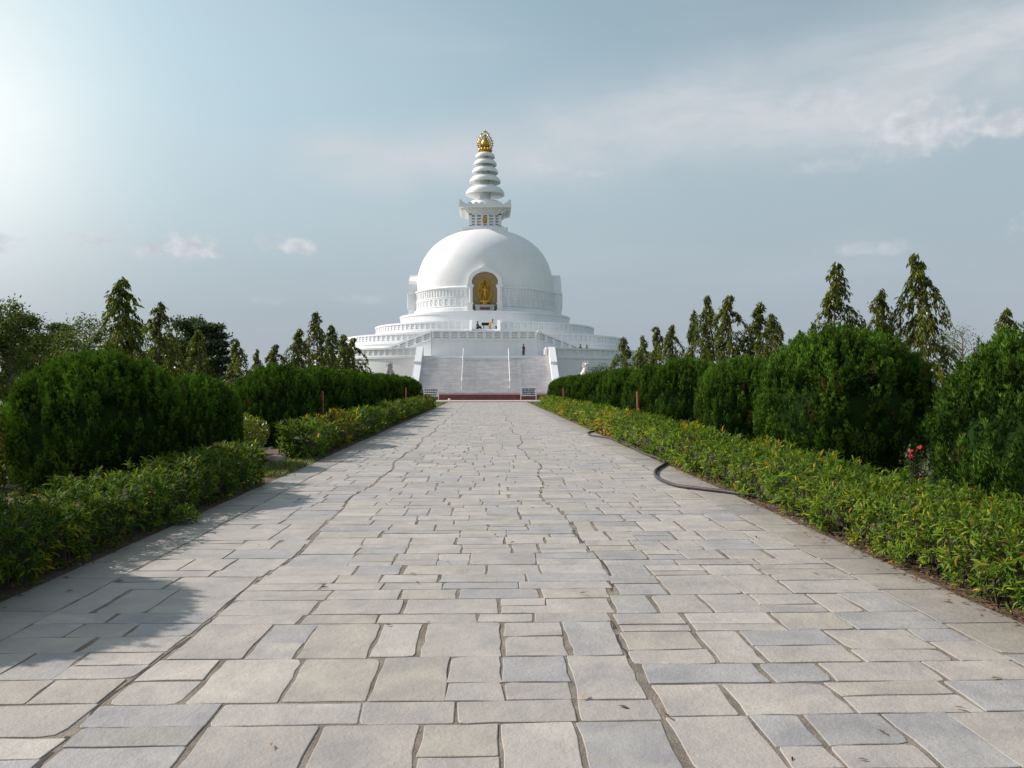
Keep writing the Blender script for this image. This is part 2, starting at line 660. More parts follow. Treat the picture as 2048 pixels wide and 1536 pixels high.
M_SPRAY = leaf_mat("cypress_sprays", 0.8, 0.14, 0.0)
M_TREE = leaf_mat("tree_leaves", 0.55, 0.34, 0.012)
M_GRASS = leaf_mat("grass_blades", 0.6, 0.35, 0.04)
M_LITTER = leaf_mat("dry_leaves", 0.7, 0.15, 0.03)

# ------------------------------------------------------------------ leaf clouds


def unit(a):
    return a / np.maximum(1e-9, np.linalg.norm(a, axis=-1, keepdims=True))


def leaf_mesh(name, P, D, Nn, Ln, Wd, C, mat, curl=0.0, parent=None, seg=2, extra=None):
    """n leaves: base P, direction D, face normal Nn, length, width, colour"""
    n = len(P)
    D = unit(D)
    S = unit(np.cross(D, Nn))
    U = np.cross(S, D)
    Ln = np.asarray(Ln).reshape(-1, 1)
    Wd = np.asarray(Wd).reshape(-1, 1)
    if seg == 1:
        k = 4
        V = np.stack([P, P + D * Ln * 0.45 + S * Wd * 0.5 + U * Ln * curl * 0.3, P + D * Ln - U * Ln * curl, P + D * Ln * 0.45 - S * Wd * 0.5 + U * Ln * curl * 0.3], 1)
        loops = [(0, 1, 2, 3)]
    else:
        k = 6
        a = P + D * Ln * 0.33 + U * Ln * curl * 0.25
        b = P + D * Ln * 0.70 + U * Ln * curl * 0.10
        V = np.stack([P, a + S * Wd * 0.5, b + S * Wd * 0.42, P + D * Ln - U * Ln * curl, b - S * Wd * 0.42, a - S * Wd * 0.5], 1)
        loops = [(0, 1, 5), (1, 2, 4, 5), (2, 3, 4)]
    base = np.arange(n) * k
    idx, starts, tot = [], [], []
    per = sum(len(l) for l in loops)
    idx = np.concatenate([np.array(l) for l in loops])[None, :] + base[:, None]
    st = np.cumsum([0] + [len(l) for l in loops[:-1]])
    starts = (st[None, :] + (np.arange(n) * per)[:, None]).ravel()
    tot = np.tile([len(l) for l in loops], n)
    Vv = V.reshape(-1, 3)
    cc = np.repeat(C, k, axis=0)
    idx = idx.ravel()
    if extra is not None:                      # a core mesh (verts, quads/tris, colours) joined in
        ev, ef, ec = extra
        o = len(Vv)
        Vv = np.concatenate([Vv, ev])
        cc = np.concatenate([cc, ec])
        s0 = len(idx)
        fl = [np.array(f) + o for f in ef]
        idx = np.concatenate([idx] + fl)
        ln = np.array([len(f) for f in fl])
        starts = np.concatenate([starts, s0 + np.concatenate([[0], np.cumsum(ln)[:-1]])])
        tot = np.concatenate([tot, ln])
    me = bpy.data.meshes.new(name)
    me.vertices.add(len(Vv))
    me.vertices.foreach_set("co", Vv.astype(np.float32).ravel())
    me.loops.add(len(idx))
    me.loops.foreach_set("vertex_index", idx.astype(np.int32))
    me.polygons.add(len(starts))
    me.polygons.foreach_set("loop_start", starts.astype(np.int32))
    me.polygons.foreach_set("loop_total", tot.astype(np.int32))
    me.update(calc_edges=True)
    at = me.attributes.new("leaf_colour", 'FLOAT_COLOR', 'POINT')
    c4 = np.ones((len(cc), 4), np.float32)
    c4[:, :3] = cc
    at.data.foreach_set("color", c4.ravel())
    me.materials.append(mat)
    o = bpy.data.objects.new(name, me)
    COL.objects.link(o)
    if parent:
        o.parent = parent
    return o


def palette(rng, n, cols, weights, jit=0.25):
    cols = np.array(cols)
    w = np.array(weights, float)
    i = rng.choice(len(cols), n, p=w / w.sum())
    c = cols[i] * (1 + rng.normal(0, jit, (n, 1)))
    return np.clip(c, 0.004, 0.9)


def vnoise(rng_seed, pts, scale):
    """cheap smooth pseudo noise, -1..1"""
    r = np.random.default_rng(rng_seed)
    out = np.zeros(len(pts))
    for k in range(5):
        d = unit(r.normal(size=(1, 3)))[0]
        out += np.sin((pts @ d) * scale * (0.6 + 0.35 * k) + r.uniform(0, 6.28)) / 3.0
    return out


# ------------------------------------------------------------------ the setting: ground, path, court
g = MB()
g.quad([(-2500, -300, -0.02), (2500, -300, -0.02), (2500, 4000, -0.02), (-2500, 4000, -0.02)])
tag(g.build("ground", M_GROUND), kind='structure')

PW = 3.92
PATH_END = 80.0
g = MB()
g.quad([(-PW, -3, -0.0052), (PW, -3, -0.0052), (PW, PATH_END, -0.0052), (-PW, PATH_END, -0.0052)])
tag(g.build("path_mortar_bed", M_MORTAR), kind='structure')


def build_path():
    rng = random.Random(21)
    V, F, C = [], [], []

    def slab(x0, x1, y0, y1, col, jit, gx, gy):
        gx, gy = gx * .5, gy * .5
        a, b, c, d = x0 + gx * rng.uniform(.4, 1.6), x1 - gx * rng.uniform(.4, 1.6), y0 + gy * rng.uniform(.3, 1.7), y1 - gy * rng.uniform(.3, 1.7)
        if b - a < 0.06 or d - c < 0.05:
            return
        w, h = b - a, d - c
        pts = []
        far = y0 > 40
        rc = [min(w, h) * (rng.uniform(.015, .06) if rng.random() < .84 else rng.uniform(.10, .24)) for _ in range(4)]
        j = [(rng.uniform(-jit, jit), rng.uniform(-jit, jit)) for _ in range(4)]
        cor = [(a + j[0][0], c + j[0][1]), (b + j[1][0], c + j[1][1]), (b + j[2][0], d + j[2][1]), (a + j[3][0], d + j[3][1])]
        cor = [(max(min(x, PW), -PW), y) for x, y in cor]
        for k in range(4):
            p, q, pr = cor[k], cor[(k + 1) % 4], cor[k - 1]
            e1 = Vector((pr[0] - p[0], pr[1] - p[1]))
            e2 = Vector((q[0] - p[0], q[1] - p[1]))
            l1, l2 = e1.length, e2.length
            e1.normalize()
            e2.normalize()
            r = rc[k]
            P = Vector(p)
            A, B = P + e1 * r, P + e2 * r
            pts.append(A)
            if not far:
                pts.append((A + B) / 2 * 0.45 + P * 0.55)
            pts.append(B)
            nseg = 1 if far else max(1, int((l2 - 2 * r) / 0.13))
            Q = Vector(q)
            E = Q - e2 * rc[(k + 1) % 4]
            nrm = Vector((e2.y, -e2.x))
            for s in range(1, nseg):
                pts.append(B.lerp(E, s / nseg) + nrm * rng.uniform(-0.011, 0.005))
        z = rng.uniform(-0.0012, 0.0022)
        tx, ty = rng.uniform(-.003, .003), rng.uniform(-.003, .003)
        cen = Vector(((a + b) / 2, (c + d) / 2))
        i = len(V)
        n = len(pts)
        for p in pts:
            V.append((p.x, p.y, -0.020))
        for p in pts:
            zz = z + (p.x - cen.x) * tx + (p.y - cen.y) * ty
            V.append((p.x, p.y, zz - 0.0022))
        for p in pts:
            q = p + (cen - p).normalized() * 0.005
            zz = z + (q.x - cen.x) * tx + (q.y - cen.y) * ty
            V.append((q.x, q.y, zz))
        for s in range(n):
            t = (s + 1) % n
            F.append((i + s, i + t, i + n + t, i + n + s))
            F.append((i + n + s, i + n + t, i + 2 * n + t, i + 2 * n + s))
        F.append(tuple(i + 2 * n + s for s in range(n)))
        C.extend([col] * (3 * n))

    def stone_colour():
        t = rng.random()
        if t < .52:
            c = (0.372, 0.352, 0.330)
        elif t < .74:
            c = (0.335, 0.332, 0.335)
        elif t < .85:
            c = (0.364, 0.342, 0.308)
        elif t < .95:
            c = (0.405, 0.385, 0.360)
        else:
            c = (0.295, 0.292, 0.292)
        k = rng.uniform(.95, 1.05)
        return (c[0] * k, c[1] * k, c[2] * k, 1)

    # side border slabs
    for sgn in (1, -1):
        y = -2.6
        while y < PATH_END - 0.2:
            h = rng.uniform(.5, 1.3)
            c = stone_colour()
            k = rng.uniform(.82, .95)
            slab(3.33 if sgn > 0 else -PW, PW if sgn > 0 else -3.33, y, min(y + h, PATH_END), (c[0] * k, c[1] * k, c[2] * k, 1), .012, .024, .014)
            y += h

    def b1(y):
        return -2.05 + .06 * math.sin(y * .9) + .035 * math.sin(y * 2.3 + 1)

    def b2(y):
        return 0.98 + .11 * math.sin(y * .7 + 2) + .05 * math.sin(y * 1.9)
    zones = [(lambda y: -3.33, b1), (b1, b2), (b2, lambda y: 3.33)]
    for zi, (fa, fb) in enumerate(zones):
        y = -2.8 + zi * .17
        while y < PATH_END - 0.15:
            h = rng.choice([rng.uniform(.22, .34), rng.uniform(.30, .44), rng.uniform(.40, .56), rng.uniform(.52, .74)])
            h = min(h, PATH_END - y)
            xa, xb = fa(y + h / 2), fb(y + h / 2)
            n = max(1, round((xb - xa) / (rng.uniform(.46, .72) if h < .45 else rng.uniform(.40, .60))))
            wts = [rng.uniform(.65, 1.5) for _ in range(n)]
            tot = sum(wts)
            xs = [xa]
            for w in wts:
                xs.append(xs[-1] + w / tot * (xb - xa))
            if zi > 0:
                xs[0] += .020
            for a, b in zip(xs[:-1], xs[1:]):
                gx = rng.choice([.012, .017, .023, .034])
                gy = rng.choice([.006, .009, .013])
                jit = .013
                col = stone_colour()
                if h > .40 and rng.random() < .40:
                    f = rng.uniform(.33, .67)
                    if rng.random() < .15 and b - a > .6:
                        mx = a + (b - a) * rng.uniform(.35, .65)
                        slab(a, mx, y, y + h * f, col, jit, gx, gy)
                        slab(mx, b, y, y + h * f, stone_colour(), jit, gx, gy)
                    else:
                        slab(a, b, y, y + h * f, col, jit, gx, gy)
                    slab(a, b, y + h * f, y + h, stone_colour(), jit, gx, gy)
                else:
                    slab(a, b, y, y + h, col, jit, gx, gy)
            y += h
    me = bpy.data.meshes.new("path")
    me.from_pydata(V, [], F)
    at = me.attributes.new("stone_colour", 'FLOAT_COLOR', 'POINT')
    at.data.foreach_set("color", np.array(C, np.float32).ravel())
    me.materials.append(M_STONE)
    o = bpy.data.objects.new("path", me)
    COL.objects.link(o)
    tag(o, kind='structure')


build_path()

# dark open cracks wandering along the two lengthwise joints
mb = MB()
rr = random.Random(77)
for base, amp in ((lambda y: -2.05 + .06 * math.sin(y * .9) + .035 * math.sin(y * 2.3 + 1) + .008, 1), (lambda y: 0.98 + .11 * math.sin(y * .7 + 2) + .05 * math.sin(y * 1.9) + .008, .6)):
    y, prev = 2.6, None
    while y < 46:
        w = max(0.0, rr.gauss(.007, .005)) * (1 if math.sin(y * .8 + amp * 3) > -.45 else 0)
        x = base(y) + rr.uniform(-.010, .010)
        if prev and w > .002 and prev[2] > .002:
            mb.quad([(prev[0] - prev[2], prev[1], -.0035), (prev[0] + prev[2], prev[1], -.0035), (x + w, y, -.0035), (x - w, y, -.0035)])
        prev = (x, y, w)
        y += rr.uniform(.05, .12)
tag(mb.build("path_cracks", simple("crack_dirt", (0.050, 0.042, 0.036), 0.95, 0.4, 9)), kind='structure')

g = MB()
g.box(-7.5, 7.5, PATH_END + 0.42, 90.0, -0.3, 0.012)
tag(g.build("courtyard_paving", M_COURT), kind='structure')
g = MB()
g.box(-4.6, 4.6, PATH_END + 0.02, PATH_END + 0.4, -0.3, 0.06)
tag(g.build("path_end_kerb", M_KERB), kind='structure')

# ------------------------------------------------------------------ the pagoda
SX, SY = -0.45, 128.0
pagoda = empty("pagoda", (SX, SY, 0), 0, "great white domed pagoda with terraces, wide stair and golden finial at the path's end", "pagoda")


def ring_balustrade(mb, Rr, z0, h, bays, th=0.24, skip=None, post=0.34):
    """posts, rails and cap round a circle; skip(angle) leaves bays out"""
    seg = bays
    da = 2 * PI / bays

    def arc(a, r0, r1, za, zb):
        a1 = a + da
        p = [(r0 * math.cos(t), r0 * math.sin(t), za) for t in (a, a1)] + [(r1 * math.cos(t), r1 * math.sin(t), za) for t in (a1, a)]
        q = [(x, y, zb) for x, y, _ in p]
        mb.hexa([p[3], p[2], p[1], p[0], q[3], q[2], q[1], q[0]])

    for s in range(seg):
        a = s * da
        if skip and skip(a + da / 2):
            continue
        arc(a, Rr - th, Rr, z0, z0 + h * 0.16)
        arc(a, Rr - th - .03, Rr + .05, z0 + h * 0.80, z0 + h)
        arc(a, Rr - th * .75, Rr - th * .35, z0 + h * 0.285, z0 + h * 0.425)
        arc(a, Rr - th * .75, Rr - th * .35, z0 + h * 0.53, z0 + h * 0.67)
        arc(a, Rr - th + .03, Rr - th + .10, z0 + h * 0.15, z0 + h * 0.81)
        M = Matrix.Rotation(a, 4, 'Z')
        w = da * Rr * post / 2
        mb.box(Rr - th + .02, Rr - .015, -w, w, z0 + h * 0.16, z0 + h * 0.80, M)


def straight_balustrade(mb, p0, p1, h, bays, th=0.3, post=0.34):
    """between two points whose z may differ (sloping flights)"""
    p0, p1 = Vector(p0), Vector(p1)
    d = Vector((p1.x - p0.x, p1.y - p0.y, 0))
    n = Vector((d.y, -d.x, 0)).normalized() * th / 2

    def seg(t0, t1, za, zb, k=1.0):
        a, b = p0.lerp(p1, t0), p0.lerp(p1, t1)
        nn = n * k
        lo = [a + nn, b + nn, b - nn, a - nn]
        mb.hexa([q + Vector((0, 0, za)) for q in lo] + [q + Vector((0, 0, zb)) for q in lo])

    seg(0, 1, 0, h * .16)
    seg(0, 1, h * .80, h, 1.2)
    seg(0, 1, h * .285, h * .425, .4)
    seg(0, 1, h * .53, h * .67, .4)
    back = -n * .45
    lo = [p0 + back - n * .12, p1 + back - n * .12, p1 + back + n * .12, p0 + back + n * .12]
    mb.hexa([q + Vector((0, 0, h * .15)) for q in lo] + [q + Vector((0, 0, h * .81)) for q in lo])
    for s in range(bays + 1):
        t = s / bays
        w = post / 2 / bays
        seg(max(0, t - w), min(1, t + w), h * .16, h * .80, .9)


F1, F2, F3 = 5.38, 7.60, 9.42          # floors of the three terraces
R1, R2, R3, RB = 27.0, 22.0, 17.3, 13.4


def front_gap(hw, Rr):
    return lambda a: abs(Rr * math.cos(a)) < hw and math.sin(a) < 0


# terraces
mb = MB()
mb.lathe([(R1, -0.3), (R1, F1 - .30), (R1 + .10, F1 - .28), (R1 + .10, F1), (R2 - .5, F1)], 220)
t1 = mb.build("terrace", M_WHITE, pagoda, 20)
mb = MB()
ring_balustrade(mb, R1, F1, 1.12, 182, skip=front_gap(8.0, R1))
mb.build("balustrade", M_WHITE, t1)
mb = MB()
mb.lathe([(R2, F1 - .2), (R2, F2 - .28), (R2 + .10, F2 - .26), (R2 + .10, F2), (R3 - .5, F2)], 200)
t2 = mb.build("terrace", M_WHITE, pagoda, 20)
mb = MB()
ring_balustrade(mb, R2, F2, 1.15, 146, skip=front_gap(7.2, R2))
mb.build("balustrade", M_WHITE, t2)
mb = MB()
mb.lathe([(R3, F2 - .2), (R3, F3 - .25), (R3 + .09, F3 - .23), (R3 + .09, F3), (RB - .5, F3)], 180)
t3 = mb.build("terrace", M_WHITE, pagoda, 20)
mb = MB()
ring_balustrade(mb, R3, F3, 1.18, 118, skip=front_gap(2.0, R3))
mb.build("balustrade", M_WHITE, t3)

# forward block with two side flights
BX, BYF = 6.85, -24.0                  # half width, front face (local y)
mb = MB()
mb.box(-BX, BX, BYF, -R2 + 3.2, F1 - .1, F2 - .22)
mb.box(-BX - .06, BX + .06, BYF - .06, -R2 + 3.4, F2 - .22, F2 + .004)
blk = mb.build("stair_block", M_WHITE, pagoda)
mb = MB()
straight_balustrade(mb, (-BX + .15, BYF + .15, F2), (BX - .15, BYF + .15, F2), 1.15, 12, .36)
mb.build("balustrade", M_WHITE, blk)
for sg in (-1, 1):
    mb = MB()
    a = Vector((sg * BX, BYF + .02, 0))
    b = Vector((sg * (BX + 6.6), BYF + 3.4, 0))
    n = 14
    dv = (b - a) / n
    perp = Vector((-dv.y, dv.x, 0)).normalized() * 2.4
    if perp.y < 0:
        perp = -perp
    for k in range(n):
        z = F2 - (F2 - F1) * (k + .5) / n
        p = [a + dv * k, a + dv * (k + 1), a + dv * (k + 1) + perp, a + dv * k + perp]
        if sg < 0:
            p = [p[1], p[0], p[3], p[2]]
        mb.hexa([(q.x, q.y, F1 - .05) for q in p] + [(q.x, q.y, z) for q in p])
    fl = mb.build("side_flight", M_WHITE, pagoda)
    mb = MB()
    pa, pb = (a.x, a.y, F2 - .02), (b.x, b.y, F1)
    straight_balustrade(mb, *((pb, pa) if sg < 0 else (pa, pb)), 1.15, 6, .4)
    # solid string wall below the sloping rail
    q = (b - a)
    nn = Vector((q.y, -q.x, 0)).normalized() * .16
    mb.hexa([(v.x, v.y, F1 - .1) for v in (a + nn, b + nn, b - nn, a - nn)] + [((a + nn).x, (a + nn).y, F2), ((b + nn).x, (b + nn).y, F1 + .02), ((b - nn).x, (b - nn).y, F1 + .02), ((a - nn).x, (a - nn).y, F2)])
    mb.build("balustrade", M_WHITE, fl)

# short flight from the block to the third terrace, with bright sloping cheeks
mb = MB()
for k in range(11):
    y0 = -20.2 + k * .27
    mb.box(-1.7, 1.7, y0, -R3 + .4, F2 - .05 if k == 0 else F2 + k * (F3 - F2) / 11, F2 + (k + 1) * (F3 - F2) / 11)
uf = mb.build("upper_flight", M_WHITE, pagoda)
for sg in (-1, 1):
    mb = MB()
    x0, x1 = sorted((sg * 1.72, sg * 2.14))
    mb.hexa([(x0, -20.4, F2 - .03), (x1, -20.4, F2 - .03), (x1, -17.1, F2 - .03), (x0, -17.1, F2 - .03),
             (x0, -20.4, F2 + .95), (x1, -20.4, F2 + .95), (x1, -17.1, F3 + 1.26), (x0, -17.1, F3 + 1.26)])
    mb.build("cheek_wall", M_WHITE, uf)

# main stair
STX = 0.2
NST = 30
Y0, Y1 = 94.4 - SY, 102.0 - SY
Z0 = 0.61
mb = MB()
mb.v, mb.f = [], []
rise = (F1 - Z0) / NST
run = (Y1 - Y0) / NST
for k in range(NST):
    ya = Y0 + k * run
    za = Z0 + k * rise
    mb.quad([(STX - 8.0, ya, za), (STX + 8.0, ya, za), (STX + 8.0, ya, za + rise - .03), (STX - 8.0, ya, za + rise - .03)])
    mb.quad([(STX - 8.0, ya, za + rise - .03), (STX + 8.0, ya, za + rise - .03), (STX + 8.0, ya - .025, za + rise - .028), (STX - 8.0, ya - .025, za + rise - .028)])
    mb.quad([(STX - 8.0, ya - .025, za + rise - .028), (STX + 8.0, ya - .025, za + rise - .028), (STX + 8.0, ya - .025, za + rise), (STX - 8.0, ya - .025, za + rise)])
    mb.quad([(STX - 8.0, ya - .025, za + rise), (STX + 8.0, ya - .025, za + rise), (STX + 8.0, ya + run, za + rise), (STX - 8.0, ya + run, za + rise)])
mb.quad([(STX - 8.0, Y1, F1), (STX + 8.0, Y1, F1), (STX + 8.0, BYF + .3, F1 + .004), (STX - 8.0, BYF + .3, F1 + .004)])
stair = mb.build("staircase", M_STAIR, pagoda)
sl = (F1 - Z0) / (Y1 - Y0)
for sg in (-1, 1):
    x0, x1 = sorted((STX + sg * 8.0, STX + sg * 8.82))
    mb = MB()
    prof = [(Y0 - .3, -.2), (Y0 - .3, Z0 + .75), (Y0 + .1, Z0 + .9)]
    ym = Y0 + (Y1 - Y0) * .60
    prof += [(ym, Z0 + .80 + (ym - Y0) * sl), (ym, Z0 + 1.12 + (ym - Y0) * sl), (Y1 - .75, Z0 + 1.12 + (Y1 - .75 - Y0) * sl), (Y1 + .1, F1 + 1.18), (Y1 + .5, F1 + 1.18), (Y1 + .5, -.2)]
    i = len(mb.v)
    n = len(prof)
    for x in (x0, x1):
        mb.v += [(x, y, z) for y, z in prof]
    mb.f.append(tuple(range(n)))
    mb.f.append(tuple(n + k for k in reversed(range(n))))
    for k in range(n):
        mb.f.append((k, n + k, n + (k + 1) % n, (k + 1) % n))
    mb.build("cheek_wall", M_WHITE, stair)
    # handrail
    mb = MB()
    xr = STX + sg * 2.87
    mb.tube([(xr, Y0 + .9, Z0 + .57 + .92), (xr, Y1 + .1, F1 + .98)], .055, 8)
    mb.tube([(xr, Y0 + .9, Z0 + .57 + .50), (xr, Y1 + .1, F1 + .55)], .04, 8)
    for k in range(6):
        t = k / 5
        y = Y0 + .9 + (Y1 - Y0 - .8) * t
        zb = Z0 + (y - Y0) * sl
        mb.tube([(xr, y, zb - .05), (xr, y, zb + 1.0)], .05, 8)
    mb.build("handrail", M_STEEL, stair, 40)

# red brick plinth with two low steps
mb = MB()
mb.box(-13.5, 13.9, 90.0 - SY, 101.3 - SY, -.2, Z0)
pl = mb.build("brick_plinth", M_BRICK, pagoda)
for (xa, xb, ya, zb) in ((-3.3, 3.9, -.95, .19), (-2.55, 3.7, -.5, .40)):
    mb = MB()
    mb.box(xa, xb, 90.0 - SY + ya, 90.0 - SY + .02, -.1 if zb < .3 else .192, zb)
    mb.build("brick_step", M_BRICK, pl)

# round base, drum and dome
mb = MB()
mb.lathe([(RB, F3 - .1), (RB, 11.95), (RB + .12, 12.0), (RB + .12, 12.3), (RB - .2, 12.34), (10.8, 12.34)], 160)
mb.build("round_base", M_WHITE, pagoda, 25)
mb = MB()
mb.lathe([(11.42, 12.3), (11.42, 13.02), (11.30, 13.12), (11.05, 13.16), (10.98, 13.2), (10.98, 15.85), (11.22, 15.9), (11.28, 16.05), (11.16, 16.2), (10.9, 16.26)], 160)
DR = 10.98
for N_, za, zb in ((70, 13.28, 14.56), (116, 14.62, 15.85)):
    da = 2 * PI / N_
    mb.lathe([(DR - .05, za), (DR + .13, za), (DR + .13, za + .17), (DR - .05, za + .17)], 160)
    mb.lathe([(DR - .05, zb - .17), (DR + .13, zb - .17), (DR + .13, zb), (DR - .05, zb)], 160)
    for s in range(N_):
        a = s * da
        M = Matrix.Rotation(a, 4, 'Z')
        w = da * DR * (.17 if N_ == 70 else .19)
        mb.box(DR - .05, DR + .12, -w, w, za + .17, zb - .17, M)
        M2 = Matrix.Rotation(a + da / 2, 4, 'Z')
        hw = da * DR / 2 - w
        if N_ == 70:
            zc = (za + zb) / 2
            hh = (zb - za) / 2 - .17
            for q in (-1, 1):
                ang = math.atan2(hh, hw) * q
                Lh = math.hypot(hw, hh)
                MM = M2 @ Matrix.Translation((DR, 0, zc)) @ Matrix.Rotation(ang, 4, 'X')
                mb.box(-.05, .07 + .002 * q, -Lh, Lh, -.055, .055, MM)
        else:
            for f in (.36, .64):
                z = za + (zb - za) * f
                mb.box(DR - .05, DR + .06, -hw, hw, z - .05, z + .05, M2)
for s in range(150):
    M = Matrix.Rotation(s * 2 * PI / 150, 4, 'Z')
    mb.box(DR - .02, DR + .16, -.07, .07, 13.16, 13.28, M)
mb.build("drum", M_WHITE, pagoda, 25)
mb = MB()
prof = []
for k in range(41):
    a = PI / 2 * k / 40
    n_ = 2.34
    ct, st_ = math.cos(a), math.sin(a)
    prof.append((max(.001, 10.9 * ct ** (2 / n_)), 16.2 + 10.05 * st_ ** (2 / n_)))
mb.lathe(prof, 160)
mb.build("dome", M_WHITE, pagoda, 40)

# niches on the sides of the dome
OUT = [(2.55, 12.3), (2.55, 13.5), (2.42, 13.62), (2.42, 15.85), (2.62, 15.95), (2.62, 16.2), (2.50, 16.3), (2.46, 16.8), (2.26, 17.45), (1.82, 18.0), (1.12, 18.42), (.46, 18.72), (.16, 18.98), (0, 19.25)]
INN = [(1.78, 12.36), (1.78, 13.5), (1.78, 13.7), (1.78, 15.7), (1.66, 15.9), (1.66, 16.1), (1.84, 16.35), (1.92, 16.75), (1.76, 17.25), (1.42, 17.65), (.95, 17.95), (.46, 18.1), (.15, 18.14), (0, 18.15)]


def make_niche(ang, ochre):
    o_pts = OUT + [(-x, z) for x, z in reversed(OUT[:-1])]
    i_pts = INN + [(-x, z) for x, z in reversed(INN[:-1])]
    M = Matrix.Rotation(ang, 4, 'Z')
    yf, yb, yw = -12.0, -9.6, -11.34
    mb = MB()
    n = len(o_pts)

    def T(x, y, z):
        return tuple(M @ Vector((x, y, z)))
    for k in range(n - 1):
        a, b, c, d = o_pts[k], o_pts[k + 1], i_pts[k + 1], i_pts[k]
        mb.quad([T(a[0], yf, a[1]), T(b[0], yf, b[1]), T(c[0], yf, c[1]), T(d[0], yf, d[1])])
        mb.quad([T(a[0], yf, a[1]), T(a[0], yb, a[1]), T(b[0], yb, b[1]), T(b[0], yf, b[1])])
        mb.quad([T(d[0], yf, d[1]), T(c[0], yf, c[1]), T(c[0], yw, c[1]), T(d[0], yw, d[1])])
    # raised moulding along the inner edge, slender corner shafts
    for sg in (-1, 1):
        mb.tube([T(sg * 2.1, yf - .02, 13.6), T(sg * 2.1, yf - .02, 15.9)], .17, 10)
        for z0, z1, h in ((12.35, 12.6, .46), (13.4, 13.6, .44), (15.86, 16.0, .42), (16.0, 16.2, .5)):
            mb.box(sg * 2.1 - h, sg * 2.1 + h, yf - .10, yf + .12, z0, z1, M)
    nc = mb.build("niche", M_WHITE, pagoda, 30)
    mb = MB()
    mb.v = [T(x, yw, z) for x, z in i_pts]
    mb.f = [tuple(range(n))]
    mb.build("niche_back", M_OCHRE, nc)


for q, oc in ((0, 1), (-90, 0), (90, 0)):
    make_niche(R(q), oc)

# harmika
mb = MB()


def sq(mb, h, z0, z1):
    mb.box(-h, h, -h, h, z0, z1)


sq(mb, 3.55, 25.4, 26.2)
sq(mb, 2.95, 26.2, 26.5)
sq(mb, 2.12, 26.5, 28.52)
for q in range(4):
    M = Matrix.Rotation(q * PI / 2, 4, 'Z')
    mb.box(-2.55, 2.55, -2.55, -2.10, 26.5, 26.68, M)
    mb.box(-2.55, 2.55, -2.55, -2.10, 28.34, 28.52, M)
    for k in range(6):
        x = -2.38 + k * .952
        mb.box(x - .19, x + .19, -2.54, -2.10, 26.68, 28.34, M)
    for k in range(5):
        x = -2.38 + (k + .5) * .952
        for z in (27.05, 27.5, 27.95):
            mb.box(x - .30, x + .30, -2.44, -2.10, z - .09, z + .09, M)
    for k in range(15):
        x = -3.1 + k * 6.2 / 14
        mb.box(x - .12, x + .12, -3.75, -3.1, 29.02, 29.22, M)
sq(mb, 2.78, 28.52, 28.70)
sq(mb, 3.02, 28.70, 28.86)
sq(mb, 3.28, 28.86, 29.06)
sq(mb, 3.3, 29.06, 29.24)
sq(mb, 4.05, 29.24, 29.70)
hb = mb.build("harmika", M_WHITE, pagoda)
mb = MB()
for q in range(4):
    M = Matrix.Rotation(q * PI / 2, 4, 'Z')
    for k in range(6):
        x = -2.3 + k * .92
        tm = MB()
        tm.extrude([(x - .46, 29.7), (x + .46, 29.7), (x + .30, 29.95), (x, 30.12), (x - .30, 29.95)], -4.0, -3.85)
        mb.add(tm, M)
    tm = MB()
    # corner horn: rises and flares toward the corner
    for sg in (1, -1):
        e_ = .003 * (sg + 1)
        tm.extrude([(sg * (4.0 - e_), 29.7), (sg * (4.0 - e_), 30.42), (sg * 3.6, 30.2), (sg * 3.2, 29.95), (sg * 2.8, 29.7)], -4.02 + e_, -3.62 - e_)
    mb.add(tm, M @ Matrix.Diagonal((1 - .004 * q, 1 - .004 * q, 1, 1)))
mb.build("roof_crest", M_WHITE, hb)
mb = MB()
mb.lathe([(3.0, 29.7), (3.05, 30.1), (2.7, 30.6), (2.2, 30.95), (1.4, 31.15), (.9, 31.2)], 40)
mb.build("lotus_base", M_WHITE, hb, 40)
mb = MB()
mb.blob((-.06, -2.56, 27.55), (.33, .12, .48), 14, 8)
for k in range(8):
    a = k * PI / 4
    mb.blob((-.06 + .30 * math.cos(a), -2.56, 27.55 + .44 * math.sin(a)), (.10, .08, .10), 8, 5)
mb.build("gold_medallion", M_GOLD, hb, 50)

# spire of five umbrella discs
mb = MB()
mb.lathe([(.95, 31.1), (.8, 32.6), (.75, 33.4), (.72, 34.6), (.68, 36.1), (.6, 37.2), (.5, 38.7)], 24)
spire = mb.build("spire_shaft", M_WHITE, pagoda, 40)
for r, z, h in ((3.09, 32.0, 1.5), (2.47, 34.0, 1.2), (2.08, 35.5, 1.05), (1.85, 36.78, .95), (1.56, 38.0, .85)):
    mb = MB()
    mb.lathe([(.6, z + .35), (r * .86, z + .12), (r * .93, z - .06), (r, z), (r * 1.0, z + .16 * h), (r * .95, z + .42 * h), (r * .82, z + .70 * h), (r * .62, z + .88 * h), (r * .42, z + .96 * h), (.5, z + h)], 56)
    mb.build("spire_disc", M_WHITE, spire, 35)
# golden flaming jewel finial
mb = MB()
zb = 38.8
mb.lathe([(.35, zb - .1), (.75, zb + .02), (1.0, zb + .22), (1.08, zb + .42), (.85, zb + .50), (.55, zb + .62), (.40, zb + .75)], 28)
for k in range(12):
    a = k * PI / 6
    mb.blob((.92 * math.cos(a), .92 * math.sin(a), zb + .38), (.22, .22, .30), 8, 6)
mb.lathe([(.30, zb + .7), (.58, zb + .95), (.70, zb + 1.3), (.62, zb + 1.7), (.38, zb + 2.1), (.16, zb + 2.5), (.07, zb + 3.0), (.02, zb + 3.4)], 24)
fin = mb.build("finial", M_GOLD, spire, 60)
mb = MB()


